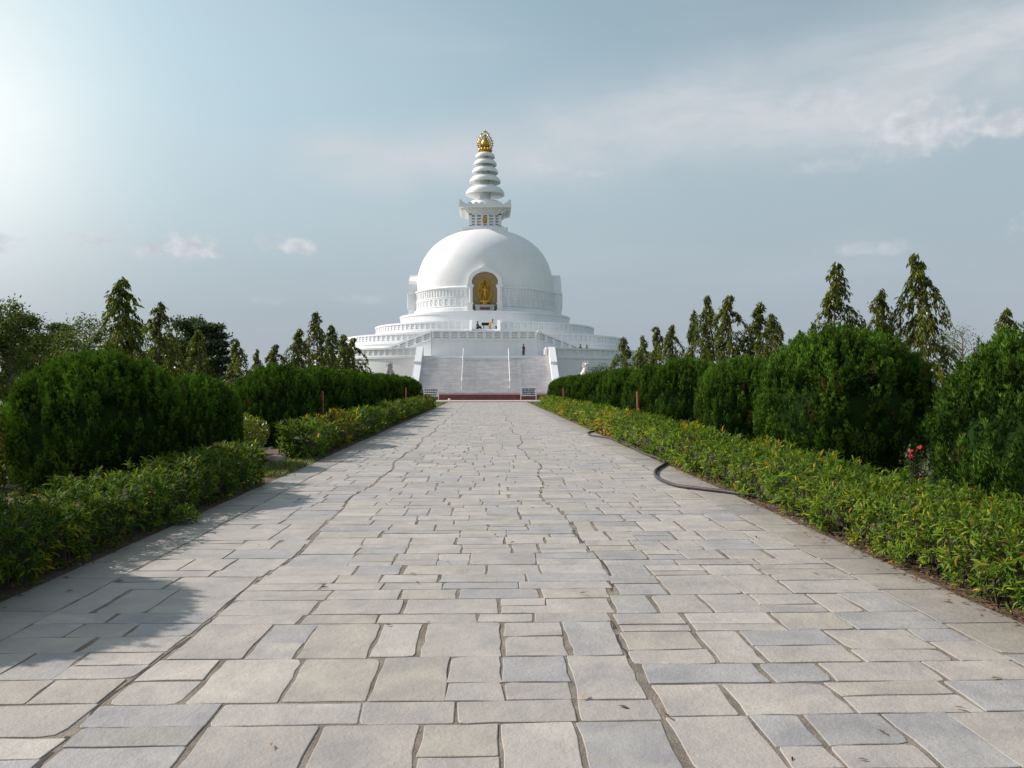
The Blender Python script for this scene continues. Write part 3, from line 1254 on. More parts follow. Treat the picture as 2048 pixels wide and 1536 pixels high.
def outl(t, k=1.0):
    # rounded outline drawn to a point, t in -pi..pi from the bottom round to the tip
    x = 1.16 * math.sin(t)
    z = 1.45 - 1.16 * math.cos(t) + .85 * max(0, -math.cos(t)) ** 6
    return Vector((x * k, 0, zb + 1.45 + (z - 1.45) * k))


mb.tube([outl(-PI + 2 * PI * k / 64) for k in range(65)], .085, 6)
mb.tube([outl(-PI + 2 * PI * k / 64, .70) for k in range(65)], .075, 6)
for k in range(17):
    t = -PI * .84 + 1.68 * PI * k / 16
    a, b, c = outl(t, .62), outl(t + .04, 1.0), outl(t - .05, 1.27)
    mb.tube([a, (a + b) / 2, b, c + Vector((0, 0, .05))], [.085, .06, .10, .012], 6)
mb.tube([outl(PI, .9), outl(PI, 1.0) + Vector((0, 0, .35))], [.12, .015], 6)
mb.build("flame_halo", M_GOLD, fin, 60)

# ------------------------------------------------------------------ statue in the front niche
st = empty("gold_statue", (SX, SY - 11.78, 12.34), 0, "golden standing statue within an oval halo, inside the front niche of the dome", "statue")
mb = MB()
mb.box(-1.35, 1.35, -.42, .40, .02, .80)
mb.box(-1.45, 1.45, -.50, .46, .80, .95)
mb.box(-1.42, 1.42, -.47, .43, 0, .10)
ped = mb.build("pedestal", M_GREYST, st)
mb = MB()
mb.box(-.72, .72, -.46, -.425, .26, .60)
plq = mb.build("plaque", M_DARKPAN, ped)
mb = MB()
rr = random.Random(3)
for k in range(5):
    x = -.56 + k * .28
    mb.box(x - .10, x + .10, -.475, -.458, .50, .53)
    mb.box(x - .02, x + .02, -.475, -.458, .34, .50)
    mb.box(x - .10, x - .02, -.475, -.458, .38 + rr.uniform(0, .05), .43)
    mb.box(x + .02, x + .09, -.475, -.458, .34 + rr.uniform(0, .05), .41)
mb.build("plaque_lettering", M_REDLET, plq)
mb = MB()
mb.lathe([(.55, .95), (.62, 1.0), (.50, 1.12), (.42, 1.22), (.50, 1.32), (.72, 1.48), (.78, 1.56), (.60, 1.62), (.2, 1.64)], 28)
for k in range(14):
    a = 2 * PI * k / 14
    mb.blob((.68 * math.cos(a), .68 * math.sin(a), 1.46), (.14, .14, .16), 8, 6)
mb.v = [(x, y * .55, z) for x, y, z in mb.v]
mb.build("lotus_pedestal", M_GOLD, st, 50)


def skin_object(name, joints, edges, mat, parent=None, sub=2):
    """joints: list of (x,y,z,r) - grown with a Skin modifier into one continuous surface"""
    me = bpy.data.meshes.new(name + "_skeleton")
    me.from_pydata([j[:3] for j in joints], edges, [])
    ob = bpy.data.objects.new(name + "_skeleton", me)
    COL.objects.link(ob)
    md = ob.modifiers.new("skin", 'SKIN')
    md.use_smooth_shade = True
    for v, j in zip(me.skin_vertices[0].data, joints):
        r = j[3]
        v.radius = (r, r) if isinstance(r, (int, float)) else r
    me.skin_vertices[0].data[0].use_root = True
    s = ob.modifiers.new("sub", 'SUBSURF')
    s.levels = sub
    s.render_levels = sub
    dg = bpy.context.evaluated_depsgraph_get()
    new = bpy.data.meshes.new_from_object(ob.evaluated_get(dg))
    bpy.data.objects.remove(ob)
    new.name = name
    new.materials.clear()
    new.materials.append(mat)
    o = bpy.data.objects.new(name, new)
    COL.objects.link(o)
    if parent:
        o.parent = parent
    return o


B = 1.6
js = [(0, -.1, B + .95, .20), (0, -.1, B + 1.25, .18), (0, -.1, B + 1.55, .22), (0, -.1, B + 1.78, .09), (0, -.12, B + 1.98, .16), (0, -.12, B + 2.12, .11),
      (.24, -.1, B + 1.62, .09), (.42, -.16, B + 1.40, .07), (.40, -.18, B + 1.12, .05),
      (-.24, -.1, B + 1.62, .09), (-.50, -.14, B + 1.78, .07), (-.52, -.16, B + 2.12, .05), (-.52, -.16, B + 2.3, .03),
      (.11, -.1, B + .85, .13), (.11, -.1, B + .42, .09), (.11, -.1, B + .04, .07), (-.11, -.1, B + .85, .13), (-.11, -.1, B + .42, .09), (-.11, -.1, B + .04, .07)]
ed = [(0, 1), (1, 2), (2, 3), (3, 4), (4, 5), (2, 6), (6, 7), (7, 8), (2, 9), (9, 10), (10, 11), (11, 12), (0, 13), (13, 14), (14, 15), (0, 16), (16, 17), (17, 18)]
skin_object("figure", js, ed, M_GOLD, st)
mb = MB()
zc, ax, az_ = B + 1.42, .98, 1.62


def egg(t, k=1.0):
    x = ax * math.sin(t) * (1 + .10 * math.cos(t)) * k
    z = zc + az_ * -math.cos(t) * k
    return Vector((x, .10, z))


mb.tube([egg(2 * PI * k / 48) for k in range(49)], .085, 8)
mb.build("halo_rim", M_GOLD, st, 50)
mb = MB()
rr = random.Random(5)
for k in range(-7, 8):
    if abs(k) < 2:
        continue
    x = k * .125
    zz = az_ * math.sqrt(max(0, 1 - (x / 1.02) ** 2))
    n = 6
    pts = []
    for s in range(n + 1):
        z = zc - zz + 2 * zz * s / n
        pts.append((x + rr.uniform(-.04, .04), .08 + rr.uniform(-.03, .03), z))
    mb.tube(pts, [rr.uniform(.025, .05) for _ in pts], 6)
    for s in range(7):
        z = zc + zz * rr.uniform(-.92, .9)
        mb.blob((x + rr.uniform(-.05, .05), .04, z), (.055, .05, rr.uniform(.07, .16)), 7, 5)
mb.build("halo_tracery", M_GOLD, st, 50)
mb = MB()
mb.v = [tuple(egg(2 * PI * k / 40) + Vector((0, .10, 0))) for k in range(40)]
mb.f = [tuple(range(40))]
mb.v += [(x, y + .05, z) for x, y, z in mb.v]
mb.f += [tuple(range(79, 39, -1))] + [(k, (k + 1) % 40, 40 + (k + 1) % 40, 40 + k) for k in range(40)]
mb.build("halo_panel", simple("bronze_shade", (0.20, 0.11, 0.035), .5, .3, 5, metal=.5), st)

# ------------------------------------------------------------------ lion statues
def lion(name, loc, rz, mat, label):
    e = empty(name, loc, rz, label, "statue", "guardian statues beside the stair")
    mb = MB()
    mb.box(-.75, .75, -.9, .9, 0, .25)
    mb.box(-.62, .62, -.78, .78, .25, 2.35)
    mb.box(-.72, .72, -.88, .88, 2.35, 2.6)
    mb.build("pedestal", mat, e)
    z = 2.6
    js = [(0, .42, z + .32, .34), (0, .15, z + .62, .36), (0, -.15, z + .98, .33), (0, -.26, z + 1.28, .25), (0, -.34, z + 1.52, .27), (0, -.58, z + 1.44, .15),
          (.22, -.32, z + .75, .14), (.23, -.42, z + .40, .11), (.23, -.46, z + .08, .11), (.23, -.62, z + .06, .08),
          (-.22, -.32, z + .75, .14), (-.23, -.42, z + .40, .11), (-.23, -.46, z + .08, .11), (-.23, -.62, z + .06, .08),
          (.34, .30, z + .36, .20), (.36, -.02, z + .14, .13), (.36, -.25, z + .08, .09), (-.34, .30, z + .36, .20), (-.36, -.02, z + .14, .13), (-.36, -.25, z + .08, .09),
          (0, .72, z + .22, .09), (.08, .82, z + .6, .06), (0, .72, z + .95, .09)]
    ed = [(0, 1), (1, 2), (2, 3), (3, 4), (4, 5), (2, 6), (6, 7), (7, 8), (8, 9), (2, 10), (10, 11), (11, 12), (12, 13), (0, 14), (14, 15), (15, 16), (0, 17), (17, 18), (18, 19), (0, 20), (20, 21), (21, 22)]
    skin_object("lion_body", js, ed, mat, e)
    mb = MB()
    rr = random.Random(2)
    for k in range(46):
        a = rr.uniform(0, 2 * PI)
        t = rr.uniform(-.5, 1)
        mb.blob((.30 * math.cos(a), -.20 + .20 * math.sin(a) * (1 if math.sin(a) > 0 else .25), z + 1.28 + .30 * t), (.11, .11, .13), 8, 5)
    for s in (-1, 1):
        mb.blob((s * .18, -.30, z + 1.78), (.07, .06, .10), 8, 5)
    mb.build("mane", mat, e, 50)
    return e


lion("lion_statue", (-11.35, 93.0, 0), R(-12), M_GREYST, "grey seated lion statue on a pedestal, showing above the hedge left of the stair")
lion("lion_statue", (11.35, 93.0, 0), R(12), M_WHITEST, "white seated lion statue on a pedestal, showing above the hedge right of the stair")

# ------------------------------------------------------------------ notice boards
def board(loc, label, seed, rows):
    e = empty("notice_board", loc, 0, label, "sign", "notice boards before the stair")
    mb = MB()
    mb.box(-.80, .80, -.02, .02, .46, 1.30)
    pn = mb.build("panel", M_SIGN, e)
    for z0, z1 in ((1.30, 1.36), (.40, .46)):
        mb = MB()
        mb.box(-.80, .80, -.03, .03, z0, z1)
        mb.build("frame_rail", M_SIGN, e)
    for s in (-1, 1):
        mb = MB()
        x0, x1 = sorted((s * .80, s * .88))
        mb.box(x0, x1, -.04, .04, -.1, 1.38)
        mb.build("leg", M_STEEL, e)
    mb = MB()
    rr = random.Random(seed)
    for k in range(rows):
        z = 1.22 - k * (.78 / rows)
        x = -.70
        while x < .66:
            w = rr.uniform(.16, .34)
            x1 = min(x + w, .72)
            mb.box(x, x1, -.032, -.022, z - .06, z)
            q = x + .02
            while q < x1 - .03:
                mb.box(q, q + .045, -.032, -.022, z - .135 - rr.uniform(0, .025), z - .06)
                if rr.random() < .7:
                    mb.box(q + .045, q + .07, -.032, -.022, z - .115 - rr.uniform(0, .02), z - .075)
                q += rr.uniform(.05, .075)
            x = x1 + rr.uniform(.025, .05)
    mb.build("lettering", M_NAVY, pn)


board(((862 - 976) / 1600 * 87.5, 87.5, 0), "white notice board with dark blue writing on two legs, left of the red steps", 4, 3)
board(((1057 - 976) / 1600 * 87.5, 87.5, .10), "white notice board with dark blue writing on two legs, right of the red steps", 9, 4)

# small pale stone by the red steps
mb = MB()
mb.blob((0, 0, .08), (.17, .13, .13), 10, 7)
o = mb.build("stone", M_WHITEST, None, 60, loc=((899 - 976) / 1600 * 88.4, 88.4, 0.01))
tag(o, "small pale stone lying on the ground before the red brick plinth", "stone")

# ------------------------------------------------------------------ people
def person(loc, rz, label, pose, top, bottom, height=1.5, group=None):
    e = empty("person", loc, rz, label, "person", group)
    s = height / 1.6
    seated = pose == 'sit'
    bend = .35 if pose == 'bend' else 0
    hz = .22 if seated else .84

    def q(x, y, z, r):
        return (x * s, y * s, z * s, r * s)
    sh = Vector((0, -bend * .9, hz + .48 - bend * .25))
    hd = sh + Vector((0, -.05 - bend * .35, .20 - bend * .1))
    js = [q(0, 0, hz, .13), q(0, -bend * .4, hz + .22, .11), q(sh.x, sh.y, sh.z, .12), q(hd.x, hd.y, hd.z - .06, .05), q(hd.x, hd.y - .01, hd.z + .06, .085), q(hd.x, hd.y, hd.z + .16, .07)]
    ed = [(0, 1), (1, 2), (2, 3), (3, 4), (4, 5)]
    for sg in (-1, 1):
        i = len(js)
        if seated:
            js += [q(sg * .10, -.06, hz - .04, .10), q(sg * .16, -.40, hz + .10, .075), q(sg * .14, -.52, .08, .05), q(sg * .14, -.68, .05, .04)]
        else:
            js += [q(sg * .09, 0, hz - .06, .10), q(sg * .095, -.02, .45, .07), q(sg * .095, .02, .07, .045), q(sg * .10, -.12, .04, .04)]
        ed += [(0, i), (i, i + 1), (i + 1, i + 2), (i + 2, i + 3)]
        i = len(js)
        ex = Vector((sg * .24, sh.y - .02, sh.z - .28))
        hn = Vector((sg * .20, sh.y - .16, sh.z - .50))
        if pose == 'bend' or seated:
            ex = Vector((sg * .22, sh.y - .14, sh.z - .24))
            hn = Vector((sg * .10, sh.y - .36, sh.z - .26))
        js += [q(sg * .17, sh.y, sh.z - .01, .055), q(ex.x, ex.y, ex.z, .042), q(hn.x, hn.y, hn.z, .032), q(hn.x * .95, hn.y - .05, hn.z - .07, .026)]
        ed += [(2, i), (i, i + 1), (i + 1, i + 2), (i + 2, i + 3)]
    skin_object("body", js, ed, M_SKIN, e)
    # hair
    mb = MB()
    mb.blob((hd.x * s, (hd.y + .03) * s, (hd.z + .10) * s), (.105 * s, .115 * s, .125 * s), 12, 8)
    mb.blob((hd.x * s, (hd.y + .085) * s, (hd.z - .06) * s), (.085 * s, .05 * s, .17 * s), 10, 7)
    mb.build("hair", M_HAIR, e, 60)
    # tunic
    mb = MB()
    prof = [(.20, hz - .12), (.175, hz + .04), (.145, hz + .20), (.16, hz + .36), (.185, hz + .46), (.12, hz + .52), (.06, hz + .545)]
    mb.lathe(prof, 16)
    mb.v = [(x * s * 1.05, (y * .78 - bend * 1.9 * max(0, z - hz) * .95) * s, (z - bend * .55 * max(0, z - hz)) * s) for x, y, z in mb.v]
    for sg in (-1, 1):
        a = Vector((sg * .15, sh.y, sh.z + .01)) * s
        b = Vector((sg * .235, sh.y - .03, sh.z - .22)) * s
        mb.tube([a, b], [.075 * s, .062 * s], 10)
    mb.build("tunic", top, e, 60)
    # skirt or trousers
    mb = MB()
    if seated:
        for sg in (-1, 1):
            mb.tube([Vector((sg * .10, .02, hz - .04)) * s, Vector((sg * .16, -.40, hz + .11)) * s, Vector((sg * .14, -.52, .10)) * s], [.135 * s, .10 * s, .085 * s], 12)
        mb.blob((0, .02 * s, (hz - .06) * s), (.22 * s, .2 * s, .16 * s), 12, 7)
    else:
        mb.lathe([(.20, hz + .04), (.205, hz - .15), (.19, hz - .40), (.20, .30), (.21, .22), (.19, .22)], 16)
        mb.v = [(x * s, y * s * .8, z * s) for x, y, z in mb.v]
    mb.build("skirt" if not seated else "trousers", bottom, e, 60)
    return e


def at_depth(px, Y):
    return (px - 976) / 1600 * Y


person((at_depth(1047, 102.6), 102.6, F1 + .01), R(40), "long haired woman in a purple dress standing at the top right of the wide stair", 'stand', M_PURPLE, M_PURPLE, 1.47)
person((at_depth(980, 111.4), 111.4, F3 + .01), R(70), "person in yellow clothes bending beside the dark table, below the dome niche", 'bend', M_YELLOWC, M_YELLOWC, 1.42)
person((at_depth(955, 111.2), 111.2, F3 + .01), R(55), "person in black sitting on the upper terrace, left of the dark table", 'sit', M_BLACKC, M_BLACKC, 1.6)
person((at_depth(1161, 105.4), 105.4, F1 + .01), R(30), "taller of two dark haired people whose heads show above the right balustrade", 'stand', M_BLUEC, M_BLACKC, 1.56, "people behind the right balustrade")
person((at_depth(1174, 105.6), 105.6, F1 + .01), R(-30), "shorter of two dark haired people whose heads show above the right balustrade", 'stand', M_BLACKC, M_BLUEC, 1.48, "people behind the right balustrade")

e = empty("table", (at_depth(974, 111.8), 111.8, F3 + .01), 0, "dark table of offerings on thin legs on the upper terrace below the niche", "table")
mb = MB()
mb.box(-.75, .55, -.3, .3, .58, .95)
mb.build("table_top", M_BLACKC, e)
for x, y in ((-.45, -.25), (-.45, .25), (.45, -.25), (.45, .25)):
    mb = MB()
    mb.box(x - .05, x + .05, y - .05, y + .05, 0, .58)
    mb.build("leg", M_BLACKC, e)
mb = MB()
mb.box(-.3, .3, -.15, .15, 0, .38)
mb.box(-.34, .34, -.18, .18, .38, .44)
o = mb.build("box", simple("brown_card", (.17, .13, .11), .8), None, loc=(at_depth(995, 111.5), 111.5, F3 + .01))
tag(o, "small brown box on the upper terrace beside the right cheek wall", "box")

# ------------------------------------------------------------------ red posts
for (px, Y, sg, lab) in ((1279, 25.8, 1, "red painted wooden post behind the right low hedge, the nearer one"), (1128.5, 51.0, 1, "faded red post behind the right low hedge, the farther one near the stair"),
                         (648, 24.2, -1, "dark red wooden post behind the left low hedge, the nearer one"), (813, 48.5, -1, "faded red post behind the left low hedge, the farther one near the notice board")):
    mb = MB()
    h = 1.52 if sg > 0 else 1.55
    mb.lathe([(.046, -.15), (.044, .7), (.040, h - .02), (.034, h), (.002, h + .005)], 12)
    tl = at_depth(px, Y)
    o = mb.build("post", M_REDPOST, None, 50, loc=(tl, Y, 0))
    o.rotation_euler = (R(random.uniform(-1.5, 1.5)), R(random.uniform(-2, 2)), 0)
    tag(o, lab, "post", "red posts behind the low hedges")

# ------------------------------------------------------------------ hose
hp = [(1250, 840), (1205, 858), (1192, 862), (1183, 863), (1177, 865), (1176.5, 867.5), (1181, 870.5), (1196, 872.5), (1220, 876.5), (1246, 886), (1289, 907), (1312, 914.5), (1327, 921), (1329, 928), (1320, 934), (1312, 940), (1310, 948), (1315, 955), (1326, 961), (1342, 967.5), (1360, 972), (1400, 977), (1456, 983.5), (1500, 990), (1560, 1000)]
pts = [gp(x, y, 0.034) for x, y in hp]
dense = []
for k in range(len(pts) - 1):
    p0, p1, p2, p3 = pts[max(k - 1, 0)], pts[k], pts[k + 1], pts[min(k + 2, len(pts) - 1)]
    for s in range(6):
        t = s / 6
        dense.append(0.5 * ((2 * p1) + (p2 - p0) * t + (2 * p0 - 5 * p1 + 4 * p2 - p3) * t * t + (3 * p1 - p0 - 3 * p2 + p3) * t ** 3))
dense.append(pts[-1])
mb = MB()
mb.tube(dense, .030, 12)
tag(mb.build("hose", M_HOSE, None, 60), "black rubber hose snaking along the right edge of the path", "hose")

# ------------------------------------------------------------------ low leafy hedges
HEDGE_COLS = [(0.120, 0.190, 0.016), (0.075, 0.150, 0.018), (0.190, 0.235, 0.022), (0.42, 0.28, 0.02), (0.30, 0.12, 0.03), (0.042, 0.092, 0.016)]


def low_hedge(name, sgn, segs, label, seed, weights, xin, width, hgt0, dens=1.0, dark=1.0):
    height = hgt0
    rng = np.random.default_rng(seed)
    Ps, Ds, Ns, Ls, Ws, Cs = [], [], [], [], [], []
    e = empty(name, (sgn * (xin + width / 2), segs[0][0], 0), 0, label, "hedge", "low hedges along the path")
    ox, oy = e.location.x, e.location.y
    core = MB()
    for (ya, yb) in segs:
        y = ya
        while y < yb:
            dy = 0.5
            height = hgt0 * (.80 + .20 * min(1, max(0, (y - 4) / 18)))
            s = max(1.0, min(3.4, (y + .5) / 7.5))
            if y < 2.2:
                y += dy
                continue
            per = width + height * 1.0 + .1
            nros = int(dens * 150 * per * dy / s ** 2)
            nl = 13
            u = rng.uniform(0, per, nros)
            yy = rng.uniform(y, min(y + dy, yb), nros)
            front = u < height
            x = np.where(front, xin, xin + (u - height))
            z = np.where(front, u, height)
            nx = np.where(front, -1.0, 0.0)
            nz = np.where(front, 0.25, 1.0)
            near_edge = np.clip(1 - np.abs(u - height) / .14, 0, 1)
            x = x + near_edge * .05 * front
            z = z - near_edge * .05
            p = np.stack([x * sgn, yy, z], 1)
            bulge = vnoise(seed + 3, p, 2.6) * .075 + vnoise(seed + 9, p, 7.0) * .045 + rng.normal(0, .030, nros)
            deep = rng.random(nros) < .42
            bulge = np.where(deep, bulge - rng.uniform(.03, .24, nros), bulge)
            lowz = np.clip(1 - z / .22, 0, 1) * front
            nrm = unit(np.stack([nx * sgn, np.zeros(nros), nz], 1))
            p = p + nrm * bulge[:, None]
            p[:, 0] += sgn * lowz * .04
            keep = rng.random(nros) > lowz * .45
            p, nrm = p[keep], nrm[keep]
            m_ = len(p)
            patch = vnoise(seed + 5, p, 1.7) + vnoise(seed + 6, p, 0.7)
            axis = unit(nrm * .9 + np.array([0, 0, .55]) + rng.normal(0, .28, (m_, 3)))
            t = np.tile(np.linspace(0, 2 * PI, nl, endpoint=False), (m_, 1)) + rng.uniform(0, 6.28, (m_, 1)) + rng.normal(0, .25, (m_, nl))
            a1 = unit(np.cross(axis, np.array([.31, .52, .79])))
            a2 = np.cross(axis, a1)
            tilt = rng.uniform(.30, 1.40, (m_, nl, 1))
            d = axis[:, None] * np.cos(tilt) + (a1[:, None] * np.cos(t)[..., None] + a2[:, None] * np.sin(t)[..., None]) * np.sin(tilt)
            d[..., 2] -= tilt[..., 0] * .16
            P = (p[:, None] + axis[:, None] * rng.uniform(-.05, .03, (m_, nl, 1))).reshape(-1, 3)
            Ps.append(P)
            Ds.append(d.reshape(-1, 3))
            Ns.append((axis[:, None] * np.sin(tilt) - 0.5 * (a1[:, None] * np.cos(t)[..., None] + a2[:, None] * np.sin(t)[..., None]) * np.cos(tilt) + rng.normal(0, .25, (m_, nl, 3))).reshape(-1, 3))
            L_ = rng.uniform(.045, .105, m_ * nl) * s ** .75 * np.repeat(rng.uniform(.7, 1.25, m_), nl)
            Ls.append(L_)
            Ws.append(L_ * rng.uniform(.13, .22, m_ * nl))
            c = palette(rng, m_ * nl, HEDGE_COLS, weights, .22)
            yel = np.repeat(np.clip((patch - .55) * .9, 0, .75), nl)
            hit = rng.random(m_ * nl) < yel
            c[hit] = palette(rng, int(hit.sum()), HEDGE_COLS, [.3, 0, 1, 1.3, .35, 0], .2)
            Cs.append(c * dark)  # scales leaf colour down, painting shade on the backlit left hedges
            # outward face at the ends of a segment
            y += dy
        for ye, ny in ((ya, -1), (yb, 1)):
            if ye < 3:
                continue
            s = max(1.0, min(3.0, ye / 8))
            n = int(900 * dens / s ** 2) * 2
            p = np.stack([sgn * (xin + rng.uniform(0, width, n)), np.full(n, ye) + rng.normal(0, .06, n), rng.uniform(.04, height, n)], 1)
            d = np.stack([rng.normal(0, .5, n), ny * rng.uniform(.2, 1, n), rng.normal(.25, .5, n)], 1)
            Ps.append(p)
            Ds.append(d)
            Ns.append(rng.normal(0, 1, (n, 3)))
            L_ = rng.uniform(.06, .13, n) * s ** .75
            Ls.append(L_)
            Ws.append(L_ * .2)
            Cs.append(palette(rng, n, HEDGE_COLS, weights, .22) * dark)
        # stems and inner twig mass
        a, b = sorted((sgn * (xin + .24), sgn * (xin + width - .08)))
        core.box(a - ox, b - ox, ya + .2 - oy, yb - .2 - oy, .06, hgt0 * .8 - .16)
    P, D, Nn = np.concatenate(Ps), np.concatenate(Ds), np.concatenate(Ns)
    P = P - np.array([ox, oy, 0])
    leaf_mesh("foliage", P, D, Nn, np.concatenate(Ls), np.concatenate(Ws), np.concatenate(Cs), M_LEAF, curl=.16, parent=e)
    st_ = core
    rr = random.Random(seed)
    for (ya, yb) in segs:
        y = max(ya, 3.0)
        while y < min(yb, 30):
            x = sgn * (xin + rr.uniform(.05, .40))
            b0 = Vector((x - ox, y - oy, -.03))
            st_.tube([b0, b0 + Vector((rr.uniform(-.04, .04), rr.uniform(-.05, .05), .18)), b0 + Vector((rr.uniform(-.09, .09), rr.uniform(-.1, .1), .42))], [.010, .008, .005], 5, False)
            y += rr.uniform(.02, .07) * max(1, y / 7)
    st_.build("twig_core", M_TWIG, e, 40)
    return e


low_hedge("low_hedge", 1, [(1.6, 61.5)], "long yellow green leafy low hedge bordering the right edge of the path", 11, [1, .95, .75, .06, .04, .55], 3.98, .90, .74, 1.35)
low_hedge("low_hedge", -1, [(2.0, 14.4)], "dark leafy low hedge left of the path, the near stretch before the grass gap", 12, [.8, 1.1, .45, .05, .03, .7], 4.00, .80, .70, 1.3, .80)
low_hedge("low_hedge", -1, [(18.6, 60.5)], "leafy low hedge left of the path, the far stretch running to the notice board", 13, [.8, 1.0, .55, .06, .03, .6], 4.00, .80, .78, 1.3, .85)

# ------------------------------------------------------------------ clipped cypress bushes


def bush_proto(name, seed, rad, hgt, nspray):
    rng = np.random.default_rng(seed)
    e = empty(name)

    def radius(t, th):
        up = np.clip((t - .46) / .54, 0, 1)
        dn = np.clip((.46 - t) / .46, 0, 1)
        r = rad * np.where(t > .46, np.sqrt(np.clip(1 - up ** 2.5, 0, 1)), 1 - .32 * dn ** 1.7)
        return r
    # sample the surface evenly enough
    n = nspray
    t = np.where(rng.random(n) < .72, rng.uniform(.03, .93, n), 1 - rng.random(n) ** 2 * .30)
    th = rng.uniform(0, 2 * PI, n)
    # the cap, by area
    ncap = int(n * .30)
    rr_ = np.sqrt(rng.random(ncap)) * rad * .93
    tc = .46 + .54 * (1 - (rr_ / rad) ** 2) ** (1 / 2.5)
    t[:ncap] = tc
    r = radius(t, th)
    r[:ncap] = rr_
    p = np.stack([r * np.cos(th), r * np.sin(th), t * hgt], 1)
    # outward normal
    eps = .01
    dr = (radius(np.clip(t + eps, 0, 1), th) - radius(np.clip(t - eps, 0, 1), th)) / (2 * eps * hgt)
    out = unit(np.stack([np.cos(th), np.sin(th), -np.clip(dr, -6, 6)], 1))
    q = p.copy()
    q[:, 2] *= .35                               # lumps run vertically
    lump = vnoise(seed + 1, q, 5.5) * .035 + vnoise(seed + 2, q, 13) * .030 + vnoise(seed + 4, p, 2.2) * .035
    lump += rng.normal(0, .032, n) - (rng.random(n) < .30) * rng.uniform(.05, .18, n)
    p = p + out * lump[:, None] * (rad / 1.5)
    axis = unit(out * .26 + np.array([0, 0, 1.0]) + rng.normal(0, .12, (n, 3)))
    tone = vnoise(seed + 7, p, 3.1) * .5 + .5 * vnoise(seed + 8, p, 9) + rng.normal(0, .45, n)
    # each tuft is a plume of small flattened sprays
    ns, nb = 34, 3
    plen = rng.uniform(.28, .42, (n, 1)) * (rad / 1.5) ** .5
    u = rng.random((n, ns))
    e1 = unit(np.cross(axis, out + rng.normal(0, .4, (n, 3))))
    e2 = np.cross(axis, e1)
    ph = rng.uniform(0, 2 * PI, (n, ns))
    lat = e1[:, None] * np.cos(ph)[..., None] + e2[:, None] * np.sin(ph)[..., None]
    q = p[:, None] + axis[:, None] * (u * plen - .34)[..., None] + lat * (.064 * (1 - .85 * u ** 1.5))[..., None]
    sd_ = unit(axis[:, None] * .95 + lat * (.42 * (1 - .6 * u))[..., None] + rng.normal(0, .16, (n, ns, 3)))
    side = unit(np.cross(sd_, lat + rng.normal(0, .6, (n, ns, 3))))
    k = np.array([-.5, 0, .5])
    d = sd_[:, :, None] * np.cos(k)[None, None, :, None] + side[:, :, None] * np.sin(k)[None, None, :, None] + rng.normal(0, .08, (n, ns, nb, 3))
    nrm = out[:, None, None] * 1.1 + (lat * 1.1)[:, :, None] + rng.normal(0, .38, (n, ns, nb, 3))
    M_ = n * ns * nb
    L_ = rng.uniform(.040, .085, M_) * (rad / 1.5) ** .5
    W_ = L_ * rng.uniform(.15, .24, M_)
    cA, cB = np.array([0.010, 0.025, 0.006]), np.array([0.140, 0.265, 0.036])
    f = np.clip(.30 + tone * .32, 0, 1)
    f = np.clip(f[:, None] + (u - .5) * .60, 0, 1).reshape(-1, 1)  # tips lighter as new growth, bases darkened to paint shade between plumes
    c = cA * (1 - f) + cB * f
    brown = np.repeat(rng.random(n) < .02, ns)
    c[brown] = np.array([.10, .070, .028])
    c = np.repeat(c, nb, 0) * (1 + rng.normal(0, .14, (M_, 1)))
    c = np.clip(c, .004, .5)
    q = np.repeat(q.reshape(-1, 3), nb, 0)
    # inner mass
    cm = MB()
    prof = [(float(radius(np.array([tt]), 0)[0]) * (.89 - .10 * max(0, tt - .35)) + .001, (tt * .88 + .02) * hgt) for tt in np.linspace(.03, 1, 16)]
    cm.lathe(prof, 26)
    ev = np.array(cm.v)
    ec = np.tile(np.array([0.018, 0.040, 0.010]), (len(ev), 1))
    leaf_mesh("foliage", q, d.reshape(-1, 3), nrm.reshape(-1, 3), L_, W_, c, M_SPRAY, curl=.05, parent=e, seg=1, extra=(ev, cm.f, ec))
    mb = MB()
    rr = random.Random(seed)
    for s in range(9):
        a = rr.uniform(0, 2 * PI)
        b = Vector((.22 * math.cos(a), .22 * math.sin(a), -.04))
        mb.tube([b, b * 1.6 + Vector((0, 0, .35)), b * 2.6 + Vector((0, 0, .9))], [.03, .024, .015], 6, False)
    mb.build("stem", M_BARK, e, 60)
    return e


protoA = bush_proto("clipped_bush", 31, 1.5, 2.6, 1900)
protoB = bush_proto("clipped_bush", 32, 1.5, 2.6, 1900)
protoC = bush_proto("clipped_bush", 33, 1.5, 2.6, 1900)
PROTOS = [protoA, protoB, protoC]
used = set()
ORD = ["nearest", "second", "third", "fourth", "fifth", "sixth", "seventh", "eighth", "ninth", "tenth", "eleventh", "twelfth"]


def place_bush(pi, x, y, rx, h, rz, label, group, lean=0.0):
    p = PROTOS[pi]
    o = p if pi not in used else copy_tree(p)
    used.add(pi)
    o.location = (x, y, -.01)
    o.rotation_euler = (0, R(lean), rz)
    o.scale = (rx / 1.5, rx / 1.5, h / 2.6)
    tag(o, label, "bush", group)
    return o


